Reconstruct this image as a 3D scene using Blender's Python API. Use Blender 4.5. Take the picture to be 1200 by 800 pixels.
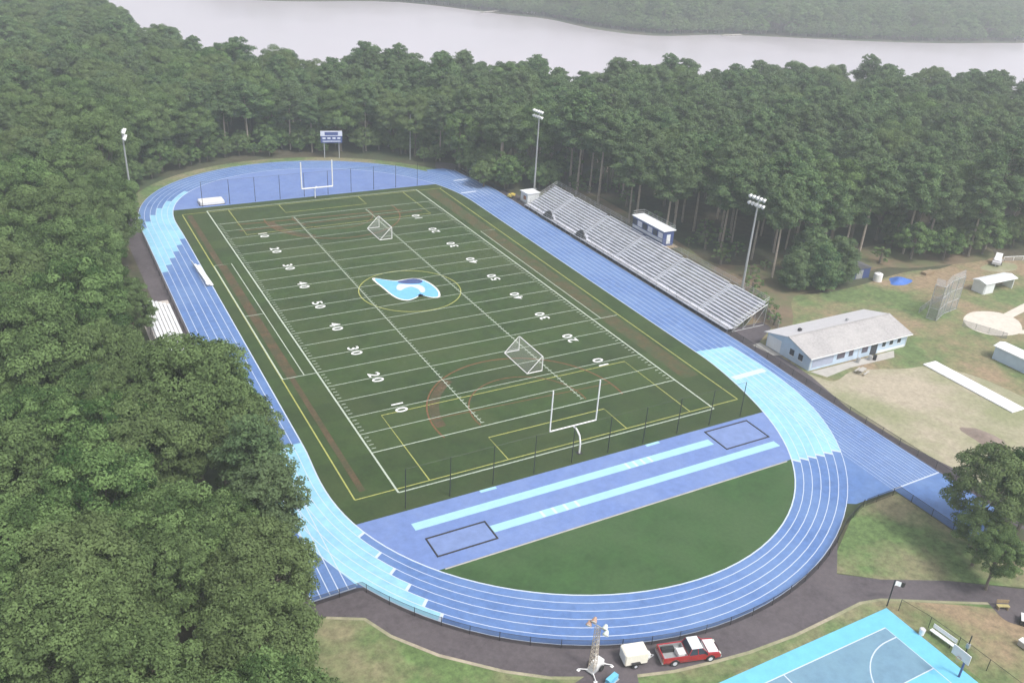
import bpy, bmesh, math, random
import numpy as np
from mathutils import Vector, Matrix
PI = math.pi
scene = bpy.context.scene
C = scene.collection
for o in list(bpy.data.objects): bpy.data.objects.remove(o)

# ------------------------------------------------------------------ camera
RT = (0.87756993, -0.47620183, 0.05570306)
UP = (0.17186716, 0.42091097, 0.89067145)
FW = (0.4475854, 0.77205296, -0.45122226)
CP = (-32.30992, -80.54994, 64.66509)
FPX = 1034.58
cam_d = bpy.data.cameras.new('camera'); cam = bpy.data.objects.new('camera', cam_d); C.objects.link(cam)
cam_d.sensor_width = 36; cam_d.lens = 36 * FPX / 1200; cam_d.sensor_fit = 'HORIZONTAL'
cam_d.clip_start = 0.5; cam_d.clip_end = 6000
cam.matrix_world = Matrix(((RT[0], UP[0], -FW[0], CP[0]), (RT[1], UP[1], -FW[1], CP[1]), (RT[2], UP[2], -FW[2], CP[2]), (0, 0, 0, 1)))
scene.camera = cam

# ------------------------------------------------------------------ world, sun, exposure
SUN_EL, SUN_AZ = 56, 162          # overcast: a broad soft sun, high in the south
w = bpy.data.worlds.new('World'); scene.world = w; w.use_nodes = True
nt = w.node_tree; nt.nodes.clear()
out = nt.nodes.new('ShaderNodeOutputWorld'); bg = nt.nodes.new('ShaderNodeBackground')
sky = nt.nodes.new('ShaderNodeTexSky'); sky.sky_type = 'NISHITA'; sky.sun_disc = False
sky.sun_elevation = math.radians(SUN_EL); sky.sun_rotation = math.radians(SUN_AZ)
sky.air_density = 1.0; sky.dust_density = 4.0; sky.ozone_density = 1.0
hs = nt.nodes.new('ShaderNodeHueSaturation'); hs.inputs['Saturation'].default_value = 0.30
nt.links.new(sky.outputs[0], hs.inputs['Color']); nt.links.new(hs.outputs[0], bg.inputs[0])
bg.inputs[1].default_value = 0.12
nt.links.new(bg.outputs[0], out.inputs[0])
sd = bpy.data.lights.new('sun', 'SUN'); sd.energy = 1.5; sd.angle = math.radians(12); sd.color = (1, .965, .92)
sun = bpy.data.objects.new('sun', sd); C.objects.link(sun)
el, az = math.radians(SUN_EL), math.radians(SUN_AZ)
sdir = Vector((math.sin(az) * math.cos(el), math.cos(az) * math.cos(el), math.sin(el)))
sun.rotation_euler = sdir.to_track_quat('Z', 'Y').to_euler()
scene.view_settings.view_transform = 'Standard'; scene.view_settings.look = 'None'
scene.view_settings.gamma = 1; scene.view_settings.exposure = 0.8
scene.render.engine = 'CYCLES'
scene.cycles.max_bounces = 6; scene.cycles.transparent_max_bounces = 12; scene.cycles.volume_bounces = 1
scene.cycles.volume_step_rate = 4

# ------------------------------------------------------------------ materials
MATS = {}
def mat(name, col, rough=.8, var=.0, scale=1.0, metal=0, spec=.5, col2=None, alpha=None, coat=0, bump=0, detail=4, tint=None, tscale=.05, fine=0, grain=.3):
    """procedural surface: base colour broken up by two scales of noise"""
    if name in MATS: return MATS[name]
    m = bpy.data.materials.new(name); m.use_nodes = True; n = m.node_tree.nodes; l = m.node_tree.links
    b = n['Principled BSDF']; b.inputs['Roughness'].default_value = rough; b.inputs['Metallic'].default_value = metal
    b.inputs['Specular IOR Level'].default_value = spec; b.inputs['Coat Weight'].default_value = coat
    tc = n.new('ShaderNodeTexCoord')
    ns = n.new('ShaderNodeTexNoise'); ns.inputs['Scale'].default_value = scale; ns.inputs['Detail'].default_value = detail
    ns.inputs['Roughness'].default_value = .65
    l.new(tc.outputs['Object'], ns.inputs['Vector'])
    rmp = n.new('ShaderNodeValToRGB'); rmp.color_ramp.elements[0].position = .3; rmp.color_ramp.elements[1].position = .7
    c2 = col2 or tuple(max(0, c * (1 + var)) for c in col); c1 = tuple(c * (1 - var) for c in col) if col2 is None else col
    rmp.color_ramp.elements[0].color = (*c1, 1); rmp.color_ramp.elements[1].color = (*c2, 1)
    l.new(ns.outputs['Fac'], rmp.inputs[0]); last = rmp.outputs[0]
    if tint:
        n2 = n.new('ShaderNodeTexNoise'); n2.inputs['Scale'].default_value = tscale; n2.inputs['Detail'].default_value = 5; n2.inputs['Roughness'].default_value = .6
        l.new(tc.outputs['Object'], n2.inputs['Vector'])
        r2 = n.new('ShaderNodeValToRGB'); r2.color_ramp.elements[0].position = .42; r2.color_ramp.elements[1].position = .6
        r2.color_ramp.elements[0].color = (0, 0, 0, 1); r2.color_ramp.elements[1].color = (1, 1, 1, 1)
        l.new(n2.outputs['Fac'], r2.inputs[0])
        mx = n.new('ShaderNodeMix'); mx.data_type = 'RGBA'; l.new(r2.outputs[0], mx.inputs['Factor'])
        l.new(last, mx.inputs['A']); mx.inputs['B'].default_value = (*tint, 1); last = mx.outputs['Result']
    if fine:
        n3 = n.new('ShaderNodeTexNoise'); n3.inputs['Scale'].default_value = fine; n3.inputs['Detail'].default_value = 6; n3.inputs['Roughness'].default_value = .75
        l.new(tc.outputs['Object'], n3.inputs['Vector']); m3 = n.new('ShaderNodeMapRange'); m3.inputs['From Min'].default_value = .25; m3.inputs['From Max'].default_value = .75; m3.inputs['To Min'].default_value = 1 - grain; m3.inputs['To Max'].default_value = 1 + grain
        l.new(n3.outputs['Fac'], m3.inputs['Value']); vm = n.new('ShaderNodeVectorMath'); vm.operation = 'SCALE'; l.new(last, vm.inputs[0]); l.new(m3.outputs[0], vm.inputs['Scale']); last = vm.outputs[0]
    l.new(last, b.inputs['Base Color'])
    if bump:
        bp = n.new('ShaderNodeBump'); bp.inputs['Strength'].default_value = bump; l.new(ns.outputs['Fac'], bp.inputs['Height']); l.new(bp.outputs[0], b.inputs['Normal'])
    if alpha is not None:
        b.inputs['Alpha'].default_value = alpha
    MATS[name] = m
    return m

def leaf_mat(name, dark, light, warm):
    m = bpy.data.materials.new(name); m.use_nodes = True; n = m.node_tree.nodes; l = m.node_tree.links; n.clear()
    o = n.new('ShaderNodeOutputMaterial'); d = n.new('ShaderNodeBsdfDiffuse'); t = n.new('ShaderNodeBsdfTranslucent'); mx = n.new('ShaderNodeMixShader')
    mx.inputs[0].default_value = .22
    at = n.new('ShaderNodeAttribute'); at.attribute_name = 'tone'
    oi = n.new('ShaderNodeObjectInfo')
    c = n.new('ShaderNodeMix'); c.data_type = 'RGBA'; c.inputs['A'].default_value = (*dark, 1); c.inputs['B'].default_value = (*light, 1)
    l.new(at.outputs['Fac'], c.inputs['Factor'])
    c2 = n.new('ShaderNodeMix'); c2.data_type = 'RGBA'; c2.inputs['B'].default_value = (*warm, 1)
    mp = n.new('ShaderNodeMapRange'); mp.inputs['To Max'].default_value = .75
    l.new(oi.outputs['Random'], mp.inputs['Value']); l.new(mp.outputs[0], c2.inputs['Factor']); l.new(c.outputs['Result'], c2.inputs['A'])
    l.new(c2.outputs['Result'], d.inputs[0]); l.new(c2.outputs['Result'], t.inputs[0])
    l.new(d.outputs[0], mx.inputs[1]); l.new(t.outputs[0], mx.inputs[2]); l.new(mx.outputs[0], o.inputs[0])
    MATS[name] = m
    return m

M_BLUE = mat('track_blue', (.094, .182, .41), .75, .15, .9, tint=(.124, .218, .44), tscale=.12, fine=1.1, grain=0.13)
M_BLUE2 = mat('pad_blue', (.140, .215, .46), .8, .08, .7, tint=(.160, .235, .47), tscale=.2, fine=1.0, grain=0.12)
M_LIGHT = mat('exchange_light_blue', (.25, .50, .66), .75, .06, .8, tint=(.29, .56, .71), tscale=.25, fine=1.2, grain=0.12)
M_RUN = mat('runway_pale_blue', (.33, .57, .69), .75, .05, .8)
M_LINE = mat('paint_white', (.54, .61, .75), .7, .06, 3)
M_LINEF = mat('turf_white', (.42, .48, .40), .9, .15, 3)
M_YEL = mat('turf_yellow', (.36, .37, .10), .9, .2, 3)
M_RED = mat('turf_red', (.16, .072, .03), .9, .3, 2)
M_TURF = mat('turf', (.028, .056, .011), .95, .28, .35, tint=(.040, .064, .016), tscale=.07, fine=2.2, grain=0.22)
def panels(m_):
    n = m_.node_tree.nodes; l = m_.node_tree.links; b_ = n['Principled BSDF']; src = b_.inputs['Base Color'].links[0].from_socket
    tc_ = n.new('ShaderNodeTexCoord'); sx = n.new('ShaderNodeSeparateXYZ'); l.new(tc_.outputs['Object'], sx.inputs[0])
    a = n.new('ShaderNodeMath'); a.operation = 'DIVIDE'; a.inputs[1].default_value = 4.572; l.new(sx.outputs['Y'], a.inputs[0])
    f = n.new('ShaderNodeMath'); f.operation = 'FLOOR'; l.new(a.outputs[0], f.inputs[0])
    wn = n.new('ShaderNodeTexWhiteNoise'); wn.noise_dimensions = '1D'; l.new(f.outputs[0], wn.inputs['W'])
    mr_ = n.new('ShaderNodeMapRange'); mr_.inputs['To Min'].default_value = .88; mr_.inputs['To Max'].default_value = 1.14; l.new(wn.outputs['Value'], mr_.inputs['Value'])
    vm_ = n.new('ShaderNodeVectorMath'); vm_.operation = 'SCALE'; l.new(src, vm_.inputs[0]); l.new(mr_.outputs[0], vm_.inputs['Scale']); l.new(vm_.outputs[0], b_.inputs['Base Color'])
panels(M_TURF)
M_TURF2 = mat('turf_dark', (.036, .088, .024), .95, .25, .3, tint=(.050, .100, .034), tscale=.08, fine=2.0, grain=0.2)
M_BROWN = mat('turf_brown', (.090, .060, .028), .95, .25, .8, tint=(.062, .058, .024), tscale=.3, fine=2.5, grain=0.4)
M_ASPH = mat('asphalt', (.085, .072, .080), .9, .15, .8, tint=(.105, .090, .098), tscale=.15, fine=1.6, grain=0.22)
M_GRASS = mat('grass', (.105, .165, .055), .95, .3, .6, tint=(.22, .20, .115), tscale=.09, fine=1.3, grain=0.55)
M_GRASS2 = mat('grass_dry', (.115, .165, .060), .95, .3, .5, tint=(.27, .20, .125), tscale=.07, fine=1.2, grain=0.55)
M_SAND = mat('sand_lot', (.38, .33, .25), .95, .14, .5, tint=(.24, .25, .14), tscale=.06, fine=1.5, grain=0.28)
M_SANDP = mat('diamond_sand', (.60, .55, .48), .95, .08, .7, fine=1.5, grain=0.12)
M_FLOOR = mat('forest_floor', (.075, .065, .038), .95, .3, .4, tint=(.05, .07, .03), tscale=.05, fine=1.0, grain=0.4)
M_CONC = mat('concrete', (.42, .40, .37), .9, .12, .8)
M_ALU = mat('aluminium', (.62, .64, .70), .5, .14, .5, metal=.15)
M_ALU2 = mat('aluminium_foot', (.58, .59, .65), .55, .25, .6, metal=.15)
M_GALV = mat('galvanised', (.42, .43, .44), .5, .1, 2, metal=.4)
M_WHITE = mat('white_paint', (.80, .80, .80), .5, .04, 2)
M_BLACK = mat('black_steel', (.018, .018, .022), .5, .2, 2)
M_DARK = mat('dark_rubber', (.03, .03, .032), .8, .2, 2)
M_GLASS = mat('window_dark', (.03, .035, .045), .08, .1, 1)
M_LBLUE = mat('wall_pale_blue', (.48, .59, .72), .7, .07, .8)
M_WHITEB = mat('wall_white', (.72, .74, .76), .7, .06, .8)
M_ROOF = mat('roof_shingle', (.36, .345, .345), .85, .1, 3, tint=(.41, .395, .39), tscale=.3, fine=3, grain=0.18)
M_LITROOF_WHITE = mat('lit_roof_and_white', (.56, .55, .57), .6, .06, 1)
M_NAVY = mat('navy_paint', (.05, .08, .22), .6, .1, 1)
M_REDP = mat('red_car_paint', (.36, .010, .022), .22, .05, 1, coat=1)
M_WOOD = mat('wood', (.28, .21, .13), .8, .2, 4)
M_YELP = mat('yellow_paint', (.65, .5, .1), .6, .1, 2)
M_TARPB = mat('tarp_blue', (.06, .16, .50), .5, .15, 1.5)
M_TARPBK = mat('tarp_black', (.025, .027, .03), .55, .3, 2)
M_CYAN = mat('court_cyan', (.15, .48, .68), .7, .06, .7, fine=1, grain=0.08)
M_COURT = mat('court_blue', (.145, .265, .37), .7, .06, .5, tint=(.16, .29, .39), tscale=.3, fine=1, grain=0.1)
M_RUST = mat('rusty', (.35, .15, .08), .7, .3, 6)
M_LENS = mat('lamp_glass', (.62, .68, .62), .15, .05, 2)
M_TRUNKP = mat('bark_pine', (.34, .29, .24), .9, .25, 3)
M_TRUNKO = mat('bark_oak', (.16, .135, .11), .9, .25, 3)
M_DIRT = mat('dirt_pile', (.24, .19, .16), .95, .2, 1.5)
def mesh_mat(name, col, a):
    """chain link or netting: sub-pixel wires as partial cover"""
    m = bpy.data.materials.new(name); m.use_nodes = True; n = m.node_tree.nodes; l = m.node_tree.links; n.clear()
    o = n.new('ShaderNodeOutputMaterial'); d = n.new('ShaderNodeBsdfDiffuse'); d.inputs[0].default_value = (*col, 1)
    t = n.new('ShaderNodeBsdfTransparent'); mx = n.new('ShaderNodeMixShader'); mx.inputs[0].default_value = a
    l.new(t.outputs[0], mx.inputs[1]); l.new(d.outputs[0], mx.inputs[2]); l.new(mx.outputs[0], o.inputs[0]); return m
M_CHAIN = mesh_mat('chain_link_black', (.02, .02, .025), .42)
M_NET = mesh_mat('net_black', (.02, .02, .025), .05)
M_CHAING = mesh_mat('chain_link_grey', (.32, .33, .34), .45)
M_GNET = mesh_mat('goal_net', (.7, .7, .7), .12)

# ------------------------------------------------------------------ builders
class MB:
    def __init__(s): s.v = []; s.f = []
    def add(s, vs, fs):
        k = len(s.v); s.v += [tuple(map(float, p)) for p in vs]; s.f += [tuple(k + i for i in f) for f in fs]; return s
    def box(s, c, d, rz=0, ry=0):
        hx, hy, hz = d[0] / 2, d[1] / 2, d[2] / 2; vs = []
        for z in (-hz, hz):
            for x, y in ((-hx, -hy), (hx, -hy), (hx, hy), (-hx, hy)):
                p = Vector((x, y, z))
                if ry: p = Matrix.Rotation(ry, 3, 'Y') @ p
                if rz: p = Matrix.Rotation(rz, 3, 'Z') @ p
                vs.append((p[0] + c[0], p[1] + c[1], p[2] + c[2]))
        return s.add(vs, [(3, 2, 1, 0), (4, 5, 6, 7), (0, 1, 5, 4), (1, 2, 6, 5), (2, 3, 7, 6), (3, 0, 4, 7)])
    def tube(s, a, b, r, r2=None, n=6):
        r2 = r if r2 is None else r2
        a, b = Vector(a), Vector(b); d = (b - a)
        if d.length < 1e-6: return s
        q = d.to_track_quat('Z', 'Y'); vs = []
        for p, rr in ((a, r), (b, r2)):
            for i in range(n):
                t = 2 * PI * i / n; vs.append(p + q @ Vector((rr * math.cos(t), rr * math.sin(t), 0)))
        fs = [(i, (i + 1) % n, n + (i + 1) % n, n + i) for i in range(n)] + [tuple(range(n - 1, -1, -1)), tuple(range(n, 2 * n))]
        return s.add(vs, fs)
    def path(s, pts, r, n=6):
        for a, b in zip(pts, pts[1:]): s.tube(a, b, r, n=n)
        return s
    def prism(s, prof, y0, y1, axis='y'):
        """profile (x,z) extruded along y (or profile (y,z) along x)"""
        n = len(prof); vs = []
        for y in (y0, y1):
            for a, z in prof: vs.append((a, y, z) if axis == 'y' else (y, a, z))
        return s.add(vs, [tuple(range(n)), tuple(range(2 * n - 1, n - 1, -1))] + [(i, n + i, n + (i + 1) % n, (i + 1) % n) for i in range(n)])
    def quad(s, *p): return s.add(p, [tuple(range(len(p)))])
    def build(s, name, m, parent=None, smooth=False):
        me = bpy.data.meshes.new(name); me.from_pydata(s.v, [], s.f); me.materials.append(m)
        bm = bmesh.new(); bm.from_mesh(me); bmesh.ops.recalc_face_normals(bm, faces=bm.faces); bm.to_mesh(me); bm.free()
        if smooth: me.polygons.foreach_set('use_smooth', [True] * len(me.polygons))
        o = bpy.data.objects.new(name, me); C.objects.link(o)
        if parent: o.parent = parent
        return o
def bevel(o, w=.03, seg=2):
    bm = bmesh.new(); bm.from_mesh(o.data)
    bmesh.ops.bevel(bm, geom=[e for e in bm.edges], offset=w, segments=seg, affect='EDGES', clamp_overlap=True)
    bm.to_mesh(o.data); bm.free(); return o
def tag(o, label, cat, group=None):
    o['label'] = label; o['category'] = cat
    if group: o['group'] = group
    return o
def thing(name, label, cat, loc=(0, 0, 0), rz=0, group=None):
    o = bpy.data.objects.new(name, None); C.objects.link(o); o.location = loc; o.rotation_euler = (0, 0, rz); o.empty_display_size = .3
    return tag(o, label, cat, group)
def dup(root, loc, rz=0, label=None, group=None):
    r = root.copy(); C.objects.link(r); r.location = loc; r.rotation_euler = (0, 0, rz)
    if label: r['label'] = label
    if group: r['group'] = group
    for ch in list(root.children):
        c = ch.copy(); C.objects.link(c); c.parent = r
        for g in ch.children:
            d = g.copy(); C.objects.link(d); d.parent = c
    return r
def sheet(name, pts, z, m, parent=None, kind='structure'):
    bm = bmesh.new(); f = bm.faces.new([bm.verts.new((p[0], p[1], z)) for p in pts]); bmesh.ops.triangulate(bm, faces=[f])
    for f in bm.faces:
        if f.normal.z < 0: f.normal_flip()
    me = bpy.data.meshes.new(name); bm.to_mesh(me); bm.free(); me.materials.append(m)
    o = bpy.data.objects.new(name, me); C.objects.link(o)
    if parent: o.parent = parent
    elif kind: o['kind'] = kind
    return o
def band_mb(A, B, z, mb=None):
    mb = mb or MB(); n = len(A)
    return mb.add([(p[0], p[1], z) for p in A] + [(p[0], p[1], z) for p in B], [(i, i + 1, n + i + 1, n + i) for i in range(n - 1)])
def offset(pts, d):
    out = []
    for i, p in enumerate(pts):
        a = Vector(pts[max(0, i - 1)][:2]); b = Vector(pts[min(len(pts) - 1, i + 1)][:2]); t = (b - a).normalized()
        out.append((p[0] - t.y * d, p[1] + t.x * d))
    return out
def line_mb(pts, wd, z, mb=None): return band_mb(offset(pts, -wd / 2), offset(pts, wd / 2), z, mb)
def smooth_poly(pts, n=6, closed=True):
    """Catmull-Rom through points"""
    out = []; N = len(pts)
    for i in range(N if closed else N - 1):
        p = [Vector(pts[(i + k) % N] if closed else pts[min(max(i + k, 0), N - 1)]) for k in (-1, 0, 1, 2)]
        for j in range(n):
            t = j / n
            out.append(tuple(.5 * ((2 * p[1]) + (p[2] - p[0]) * t + (2 * p[0] - 5 * p[1] + 4 * p[2] - p[3]) * t * t + (3 * p[1] - p[0] - 3 * p[2] + p[3]) * t ** 3)))
    return out

# ------------------------------------------------------------------ track geometry (metres; field corner is the origin)
CX, YN, YF = 25.4, 14.0, 97.0
def rad(s, L, R, c): return R + (L - R) * (3 * s * s - 2 * s ** 3) + s * s * (1 - s) ** 2 * sum(k * s ** i for i, k in enumerate(c))
def near(s, q):
    ri = rad(s, 32.8, 32.5, (-32.52, 1063.551, -2187.356, 1512.488)); ro = rad(s, 39.9, 39.5, (261.447, -933.845, 1882.168, -1103.095))
    r = ri + (ro - ri) * q; t = -PI * s; return (CX + r * math.cos(t), YN + r * math.sin(t))
def far(s, q):
    ro = rad(s, 39.6, 39.5, (63.492, -63.091, 242.403)); r = ro - 7.0 * (1 - q); t = PI * s
    return (CX + r * math.cos(t), YF + r * math.sin(t))
def lane(q, s0=0, s1=1, n=64): return [near(s0 + (s1 - s0) * i / n, q) for i in range(n + 1)]
def lanef(q, s0=0, s1=1, n=64): return [far(s0 + (s1 - s0) * i / n, q) for i in range(n + 1)]
def ring(q): return lane(q) + lanef(q)[::-1]
def clip(poly, ymin=-1e9, ymax=1e9):
    for lim, sg in ((ymin, 1), (ymax, -1)):
        o = []
        for i, p in enumerate(poly):
            qq = poly[i - 1]; a = (qq[1] - lim) * sg; b = (p[1] - lim) * sg
            if (a < 0) != (b < 0): t = a / (a - b); o.append((qq[0] + (p[0] - qq[0]) * t, qq[1] + (p[1] - qq[1]) * t))
            if b >= 0: o.append(p)
        poly = o
    return poly
XR = [57.9 + 1.155 * i for i in range(9)]     # right straight lane lines

# ------------------------------------------------------------------ SETTING
sheet('ground', [(-900, -500), (1500, -500), (1500, 1500), (-900, 1500)], 0, M_FLOOR)
# river between the near woods and the far shore
m = bpy.data.materials.new('river_water'); m.use_nodes = True; b = m.node_tree.nodes['Principled BSDF']
b.inputs['Base Color'].default_value = (.16, .17, .18, 1); b.inputs['Roughness'].default_value = .30; b.inputs['IOR'].default_value = 1.5
b.inputs['Metallic'].default_value = .55; b.inputs['Base Color'].default_value = (.76, .70, .745, 1)
ns = m.node_tree.nodes.new('ShaderNodeTexNoise'); ns.inputs['Scale'].default_value = .12; ns.inputs['Detail'].default_value = 8; bp = m.node_tree.nodes.new('ShaderNodeBump'); bp.inputs['Strength'].default_value = .08; bp.inputs['Distance'].default_value = .6
tc = m.node_tree.nodes.new('ShaderNodeTexCoord'); m.node_tree.links.new(tc.outputs['Object'], ns.inputs['Vector'])
m.node_tree.links.new(ns.outputs['Fac'], bp.inputs['Height']); m.node_tree.links.new(bp.outputs[0], b.inputs['Normal'])
M_WATER = m
nr = m.node_tree.nodes.new('ShaderNodeTexNoise'); nr.inputs['Scale'].default_value = .018; nr.inputs['Detail'].default_value = 6; m.node_tree.links.new(tc.outputs['Object'], nr.inputs['Vector'])
mr = m.node_tree.nodes.new('ShaderNodeMapRange'); mr.inputs['From Min'].default_value = .35; mr.inputs['From Max'].default_value = .65; mr.inputs['To Min'].default_value = .28; mr.inputs['To Max'].default_value = .34
m.node_tree.links.new(nr.outputs['Fac'], mr.inputs['Value']); m.node_tree.links.new(mr.outputs[0], b.inputs['Roughness'])
near_bank = [(-40, 700), (-20, 520), (2, 400), (12, 300), (30, 225), (50, 205), (78, 188), (108, 172), (170, 160), (225, 142), (262, 112), (300, 60), (420, -40), (700, -160)]
far_bank = [(1200, 120), (700, 232), (525, 268), (457, 276), (402, 292), (332, 322), (282, 324), (259, 349), (252, 392), (232, 415), (205, 458), (176, 476), (103, 482), (60, 560), (20, 720)]
sheet('river', smooth_poly(near_bank, 5, False) + smooth_poly(far_bank, 5, False), .03, M_WATER)

# lawns, sand, paths
sheet('south_lawn', [(-34, -16), (-14, -15.9), (-10, -17.9), (-6, -24.6), (1, -30.6), (8, -34.2), (14, -36), (22, -37.3), (32, -37.2), (37.5, -37), (42, -39), (70, -54), (70, -90), (-34, -90)], .006, M_GRASS)
sheet('east_lawn', smooth_poly([(67.5, 14), (76, 22), (86, 27), (97, 25.6), (106, 25.4), (122, 27), (131, 25.6), (143, 26.5), (160, 22), (185, 8), (180, -40), (110, -60), (66, -32), (66, -8)], 5), .010, M_GRASS2)
sheet('sand_lot', smooth_poly([(69.6, 2.4), (72, -1), (78, .2), (86, -2.5), (91.5, -4), (95.5, -10), (96, -20), (92, -28), (84, -33), (74, -34), (67.5, -30), (66.4, -18), (66.8, -6)], 6), .014, M_SAND)
sheet('grass_triangle', [(57.1, -25.4), (50.8, -25.6), (48, -26.6), (37.6, -32.6), (42, -36), (48.8, -39.4), (56, -44), (60, -46), (60, -39), (57.1, -36.6)], .014, M_GRASS)
sheet('court_verge', [(36, -37.9), (42, -39.8), (47.5, -43), (56, -49), (60, -60), (40, -62), (39.2, -39)], .010, M_GRASS2)
ring_lo = [(-17.6, -14.0), (-14.0, -15.8), (-10.6, -17.6), (-9.1, -20.8), (-5.9, -25.0), (-1.2, -29.4), (2.3, -31.9), (6, -33.7), (9.4, -35.1), (13.3, -36.3), (17.9, -37.1), (21.5, -37.6), (27.2, -37.9), (32.7, -37.7), (37.1, -37.5), (39.6, -38.1), (46.7, -41.9), (53.4, -45.4), (60, -49)]
ring_hi = [(60, -46.2), (55.5, -44.0), (48.8, -39.4), (42.0, -36.0), (38.2, -33.3), (44, -28), (52, -22), (25, -25), (0, -20), (-9, -11), (-17.6, -11)]
sheet('service_road', ring_lo + ring_hi, .024, M_ASPH)
sheet('road_verge', offset(ring_lo[1:], -.35) + ring_lo[1:][::-1], .018, M_SAND)
sheet('road_junction', [(5.6, -33.2), (9.9, -35.0), (9.2, -36.4), (8.0, -41), (1.0, -46), (-6, -40), (1.5, -35.2), (3.6, -33.6)], .028, M_ASPH)
sheet('road_branch', smooth_poly([(50.6, -42.5), (53, -44.4), (56, -46), (54.5, -48.5), (52, -49), (50.3, -47.6), (49.2, -46.2), (49.6, -44.4)], 4), .030, M_ASPH)
sheet('bleacher_walk', [(67.0, 128), (63.5, 131), (61.4, 127), (60, 120), (62, 10), (62, -25), (66.2, -40), (58, -47), (61, -48), (69, -40), (69.2, -27.6), (67.6, -18), (67.6, -8), (69.8, 1.5), (70.4, 14), (76.4, 17.5), (76.6, 20), (69.3, 20), (68.8, 92), (71, 96), (70, 100), (67.4, 103)], .020, M_ASPH)
sheet('left_walk', [(-13, 130), (-16.6, 120), (-17.8, 100), (-17.6, 65.6), (-16.4, 62), (-16.2, -14), (-12, -14), (-12, 100)], .020, M_ASPH)
sheet('far_verge', lanef(1.0, 0, 1) + offset(lanef(1.0, 0, 1), -3.4)[::-1], .012, M_GRASS)

# track
track_poly = ring(1.0)
track = sheet('running_track', track_poly, .040, M_BLUE)
sheet('straight_surface', [(57.6, YN - .1), (57.2, -25.2), (57.2, -36.3), (60, -37.6), (66.0, -34), (66.1, -25), (66.4, -4), (67.25, 12), (67.25, 104), (64.6, 122), (62.4, 124.5), (57.8, 124.5), (56, 100)], .042, M_BLUE, track)
sheet('straight_wedge', [near(.5, .97)] * 0 + [(51.2, -24.9), (57.21, -25.15), (59.2, 4), (58, 0)], .041, M_BLUE, track)
sheet('wedge_infill', [(50.3, -25.1), (57.6, -25.1), (60.5, 5), (60, 0), (54.6, -14), (51.6, -20.5), (48.6, -24.2)], .0405, M_BLUE, track)
sheet('chute_surface', [(-14.9, 20), (-14.75, -13.4), (-9.9, -13.3), (-7.5, -14), (-9, 10)], .0405, M_BLUE, track)
# infield
inner = ring(0)
field = sheet('playing_field', clip(inner, -3.6, 112.4), .046, M_TURF)
sheet('near_semicircle_grass', clip(inner, ymax=-14.4), .046, M_TURF2)
pad = sheet('jump_pad', clip(inner, -14.4, -3.6), .050, M_BLUE2)
sheet('far_semicircle_pad', clip(inner, 112.4), .050, M_BLUE2)

# lane lines
LW = .09
for k in range(7):
    q = k / 6; mb = MB()
    line_mb(lane(q), LW if k else .16, .062, mb)
    line_mb([(near(1, q)[0], YN), (far(1, q)[0], YF)], LW if k else .16, .062, mb)
    line_mb(lanef(q), LW if k else .16, .062, mb)
    if k == 0: line_mb([(57.9, YN), (57.9, YF)], .16, .062, mb)
    mb.build('lane_line', M_LINE, track)
for k in range(1, 9):
    mb = MB(); x = XR[k]; yb = -24.9
    line_mb([(x + (0 if k < 8 else 0), 122.5 if k > 3 else 112), (x, YN)], LW, .064, mb)
    line_mb([(x, YN), (x - .5, 3), (x - 1.35, yb)], LW * .8, .064, mb)
    mb.build('lane_line', M_LINE, track)
MB().quad((57.0, -25.05, .066), (66.0, -24.95, .066), (66.0, -24.75, .066), (57.0, -24.85, .066)).build('start_line', M_LINE, track)
for k in range(7):
    x = -14.7 + k * .98
    if k < 5: line_mb([(x, 16), (x, -13.3)], .1, .060, MB()).build('chute_line', M_LINE, track)
for k in range(8):
    x = XR[k] + .58; line_mb([(x - .55, 2), (x - 1.35, -24.9)], .05, .063, MB()).build('chute_line', M_LINE, track)
line_mb([(-14.9, -13.3), (-10, -13.2)], .16, .066, MB()).build('start_line', M_LINE, track)

# light blue exchange zones, with a stagger from lane to lane
def zone_near(s_a, s_b, extra=None, z=.052):
    for k in range(6):
        q0, q1 = k / 6 - (.0 if k else 0), (k + 1) / 6
        A = lane(q0, s_a(k), s_b(k), 30); B = lane(q1, s_a(k), s_b(k), 30)
        if extra is not None: e = extra(k); A = [(near(s_a(k), q0)[0], e)] + A; B = [(near(s_a(k), q1)[0], e)] + B
        band_mb(A, B, z).build('exchange_zone', M_LIGHT, track)
        c, d = near(s_b(k), q0), near(s_b(k), q1)
        line_mb([c, d], .35, .067, MB()).build('zone_mark', M_LINE, track)
def s_of(x, y): return -math.atan2(y - YN, x - CX) / PI
zone_near(lambda k: 0, lambda k: s_of(50.1, -14.8) * (1 - k / 6) + s_of(58.0, -15.0) * k / 6, lambda k: 15.4 - k * .12)
MB().quad((57.7, 5.4, .068), (64.2, 5.6, .068), (64.2, 6.7, .068), (57.5, 6.5, .068)).build('finish_mark', M_LINE, track)
ends = [(-6.3, -5.3), (-6.2, -9.5), (-5.8, -12.6), (-5.4, -15.7), (-4.8, -18.6), (-4.2, -21.2)]
zone_near(lambda k: 1.0, lambda k: s_of(*ends[k]), lambda k: 15)
sheet('exchange_zone', [(-12.6, -5.0), (-10.4, -2), (-9.3, -12.0), (-9.8, -13.0)], .054, M_LIGHT, track)
for k in range(6):
    q0, q1 = k / 6, (k + 1) / 6; y0 = 94.5 - k * 3.2; x0, x1 = far(1, q0)[0], far(1, q1)[0]; mb = MB()
    se = 1 - (.255 - .205 * (k / 5) ** .75)
    A = [(x0, y0)] + lanef(q0, 1, se, 24); B = [(x1, y0)] + lanef(q1, 1, se, 24)
    band_mb(A, B, .052).build('exchange_zone', M_LIGHT, track)
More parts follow.
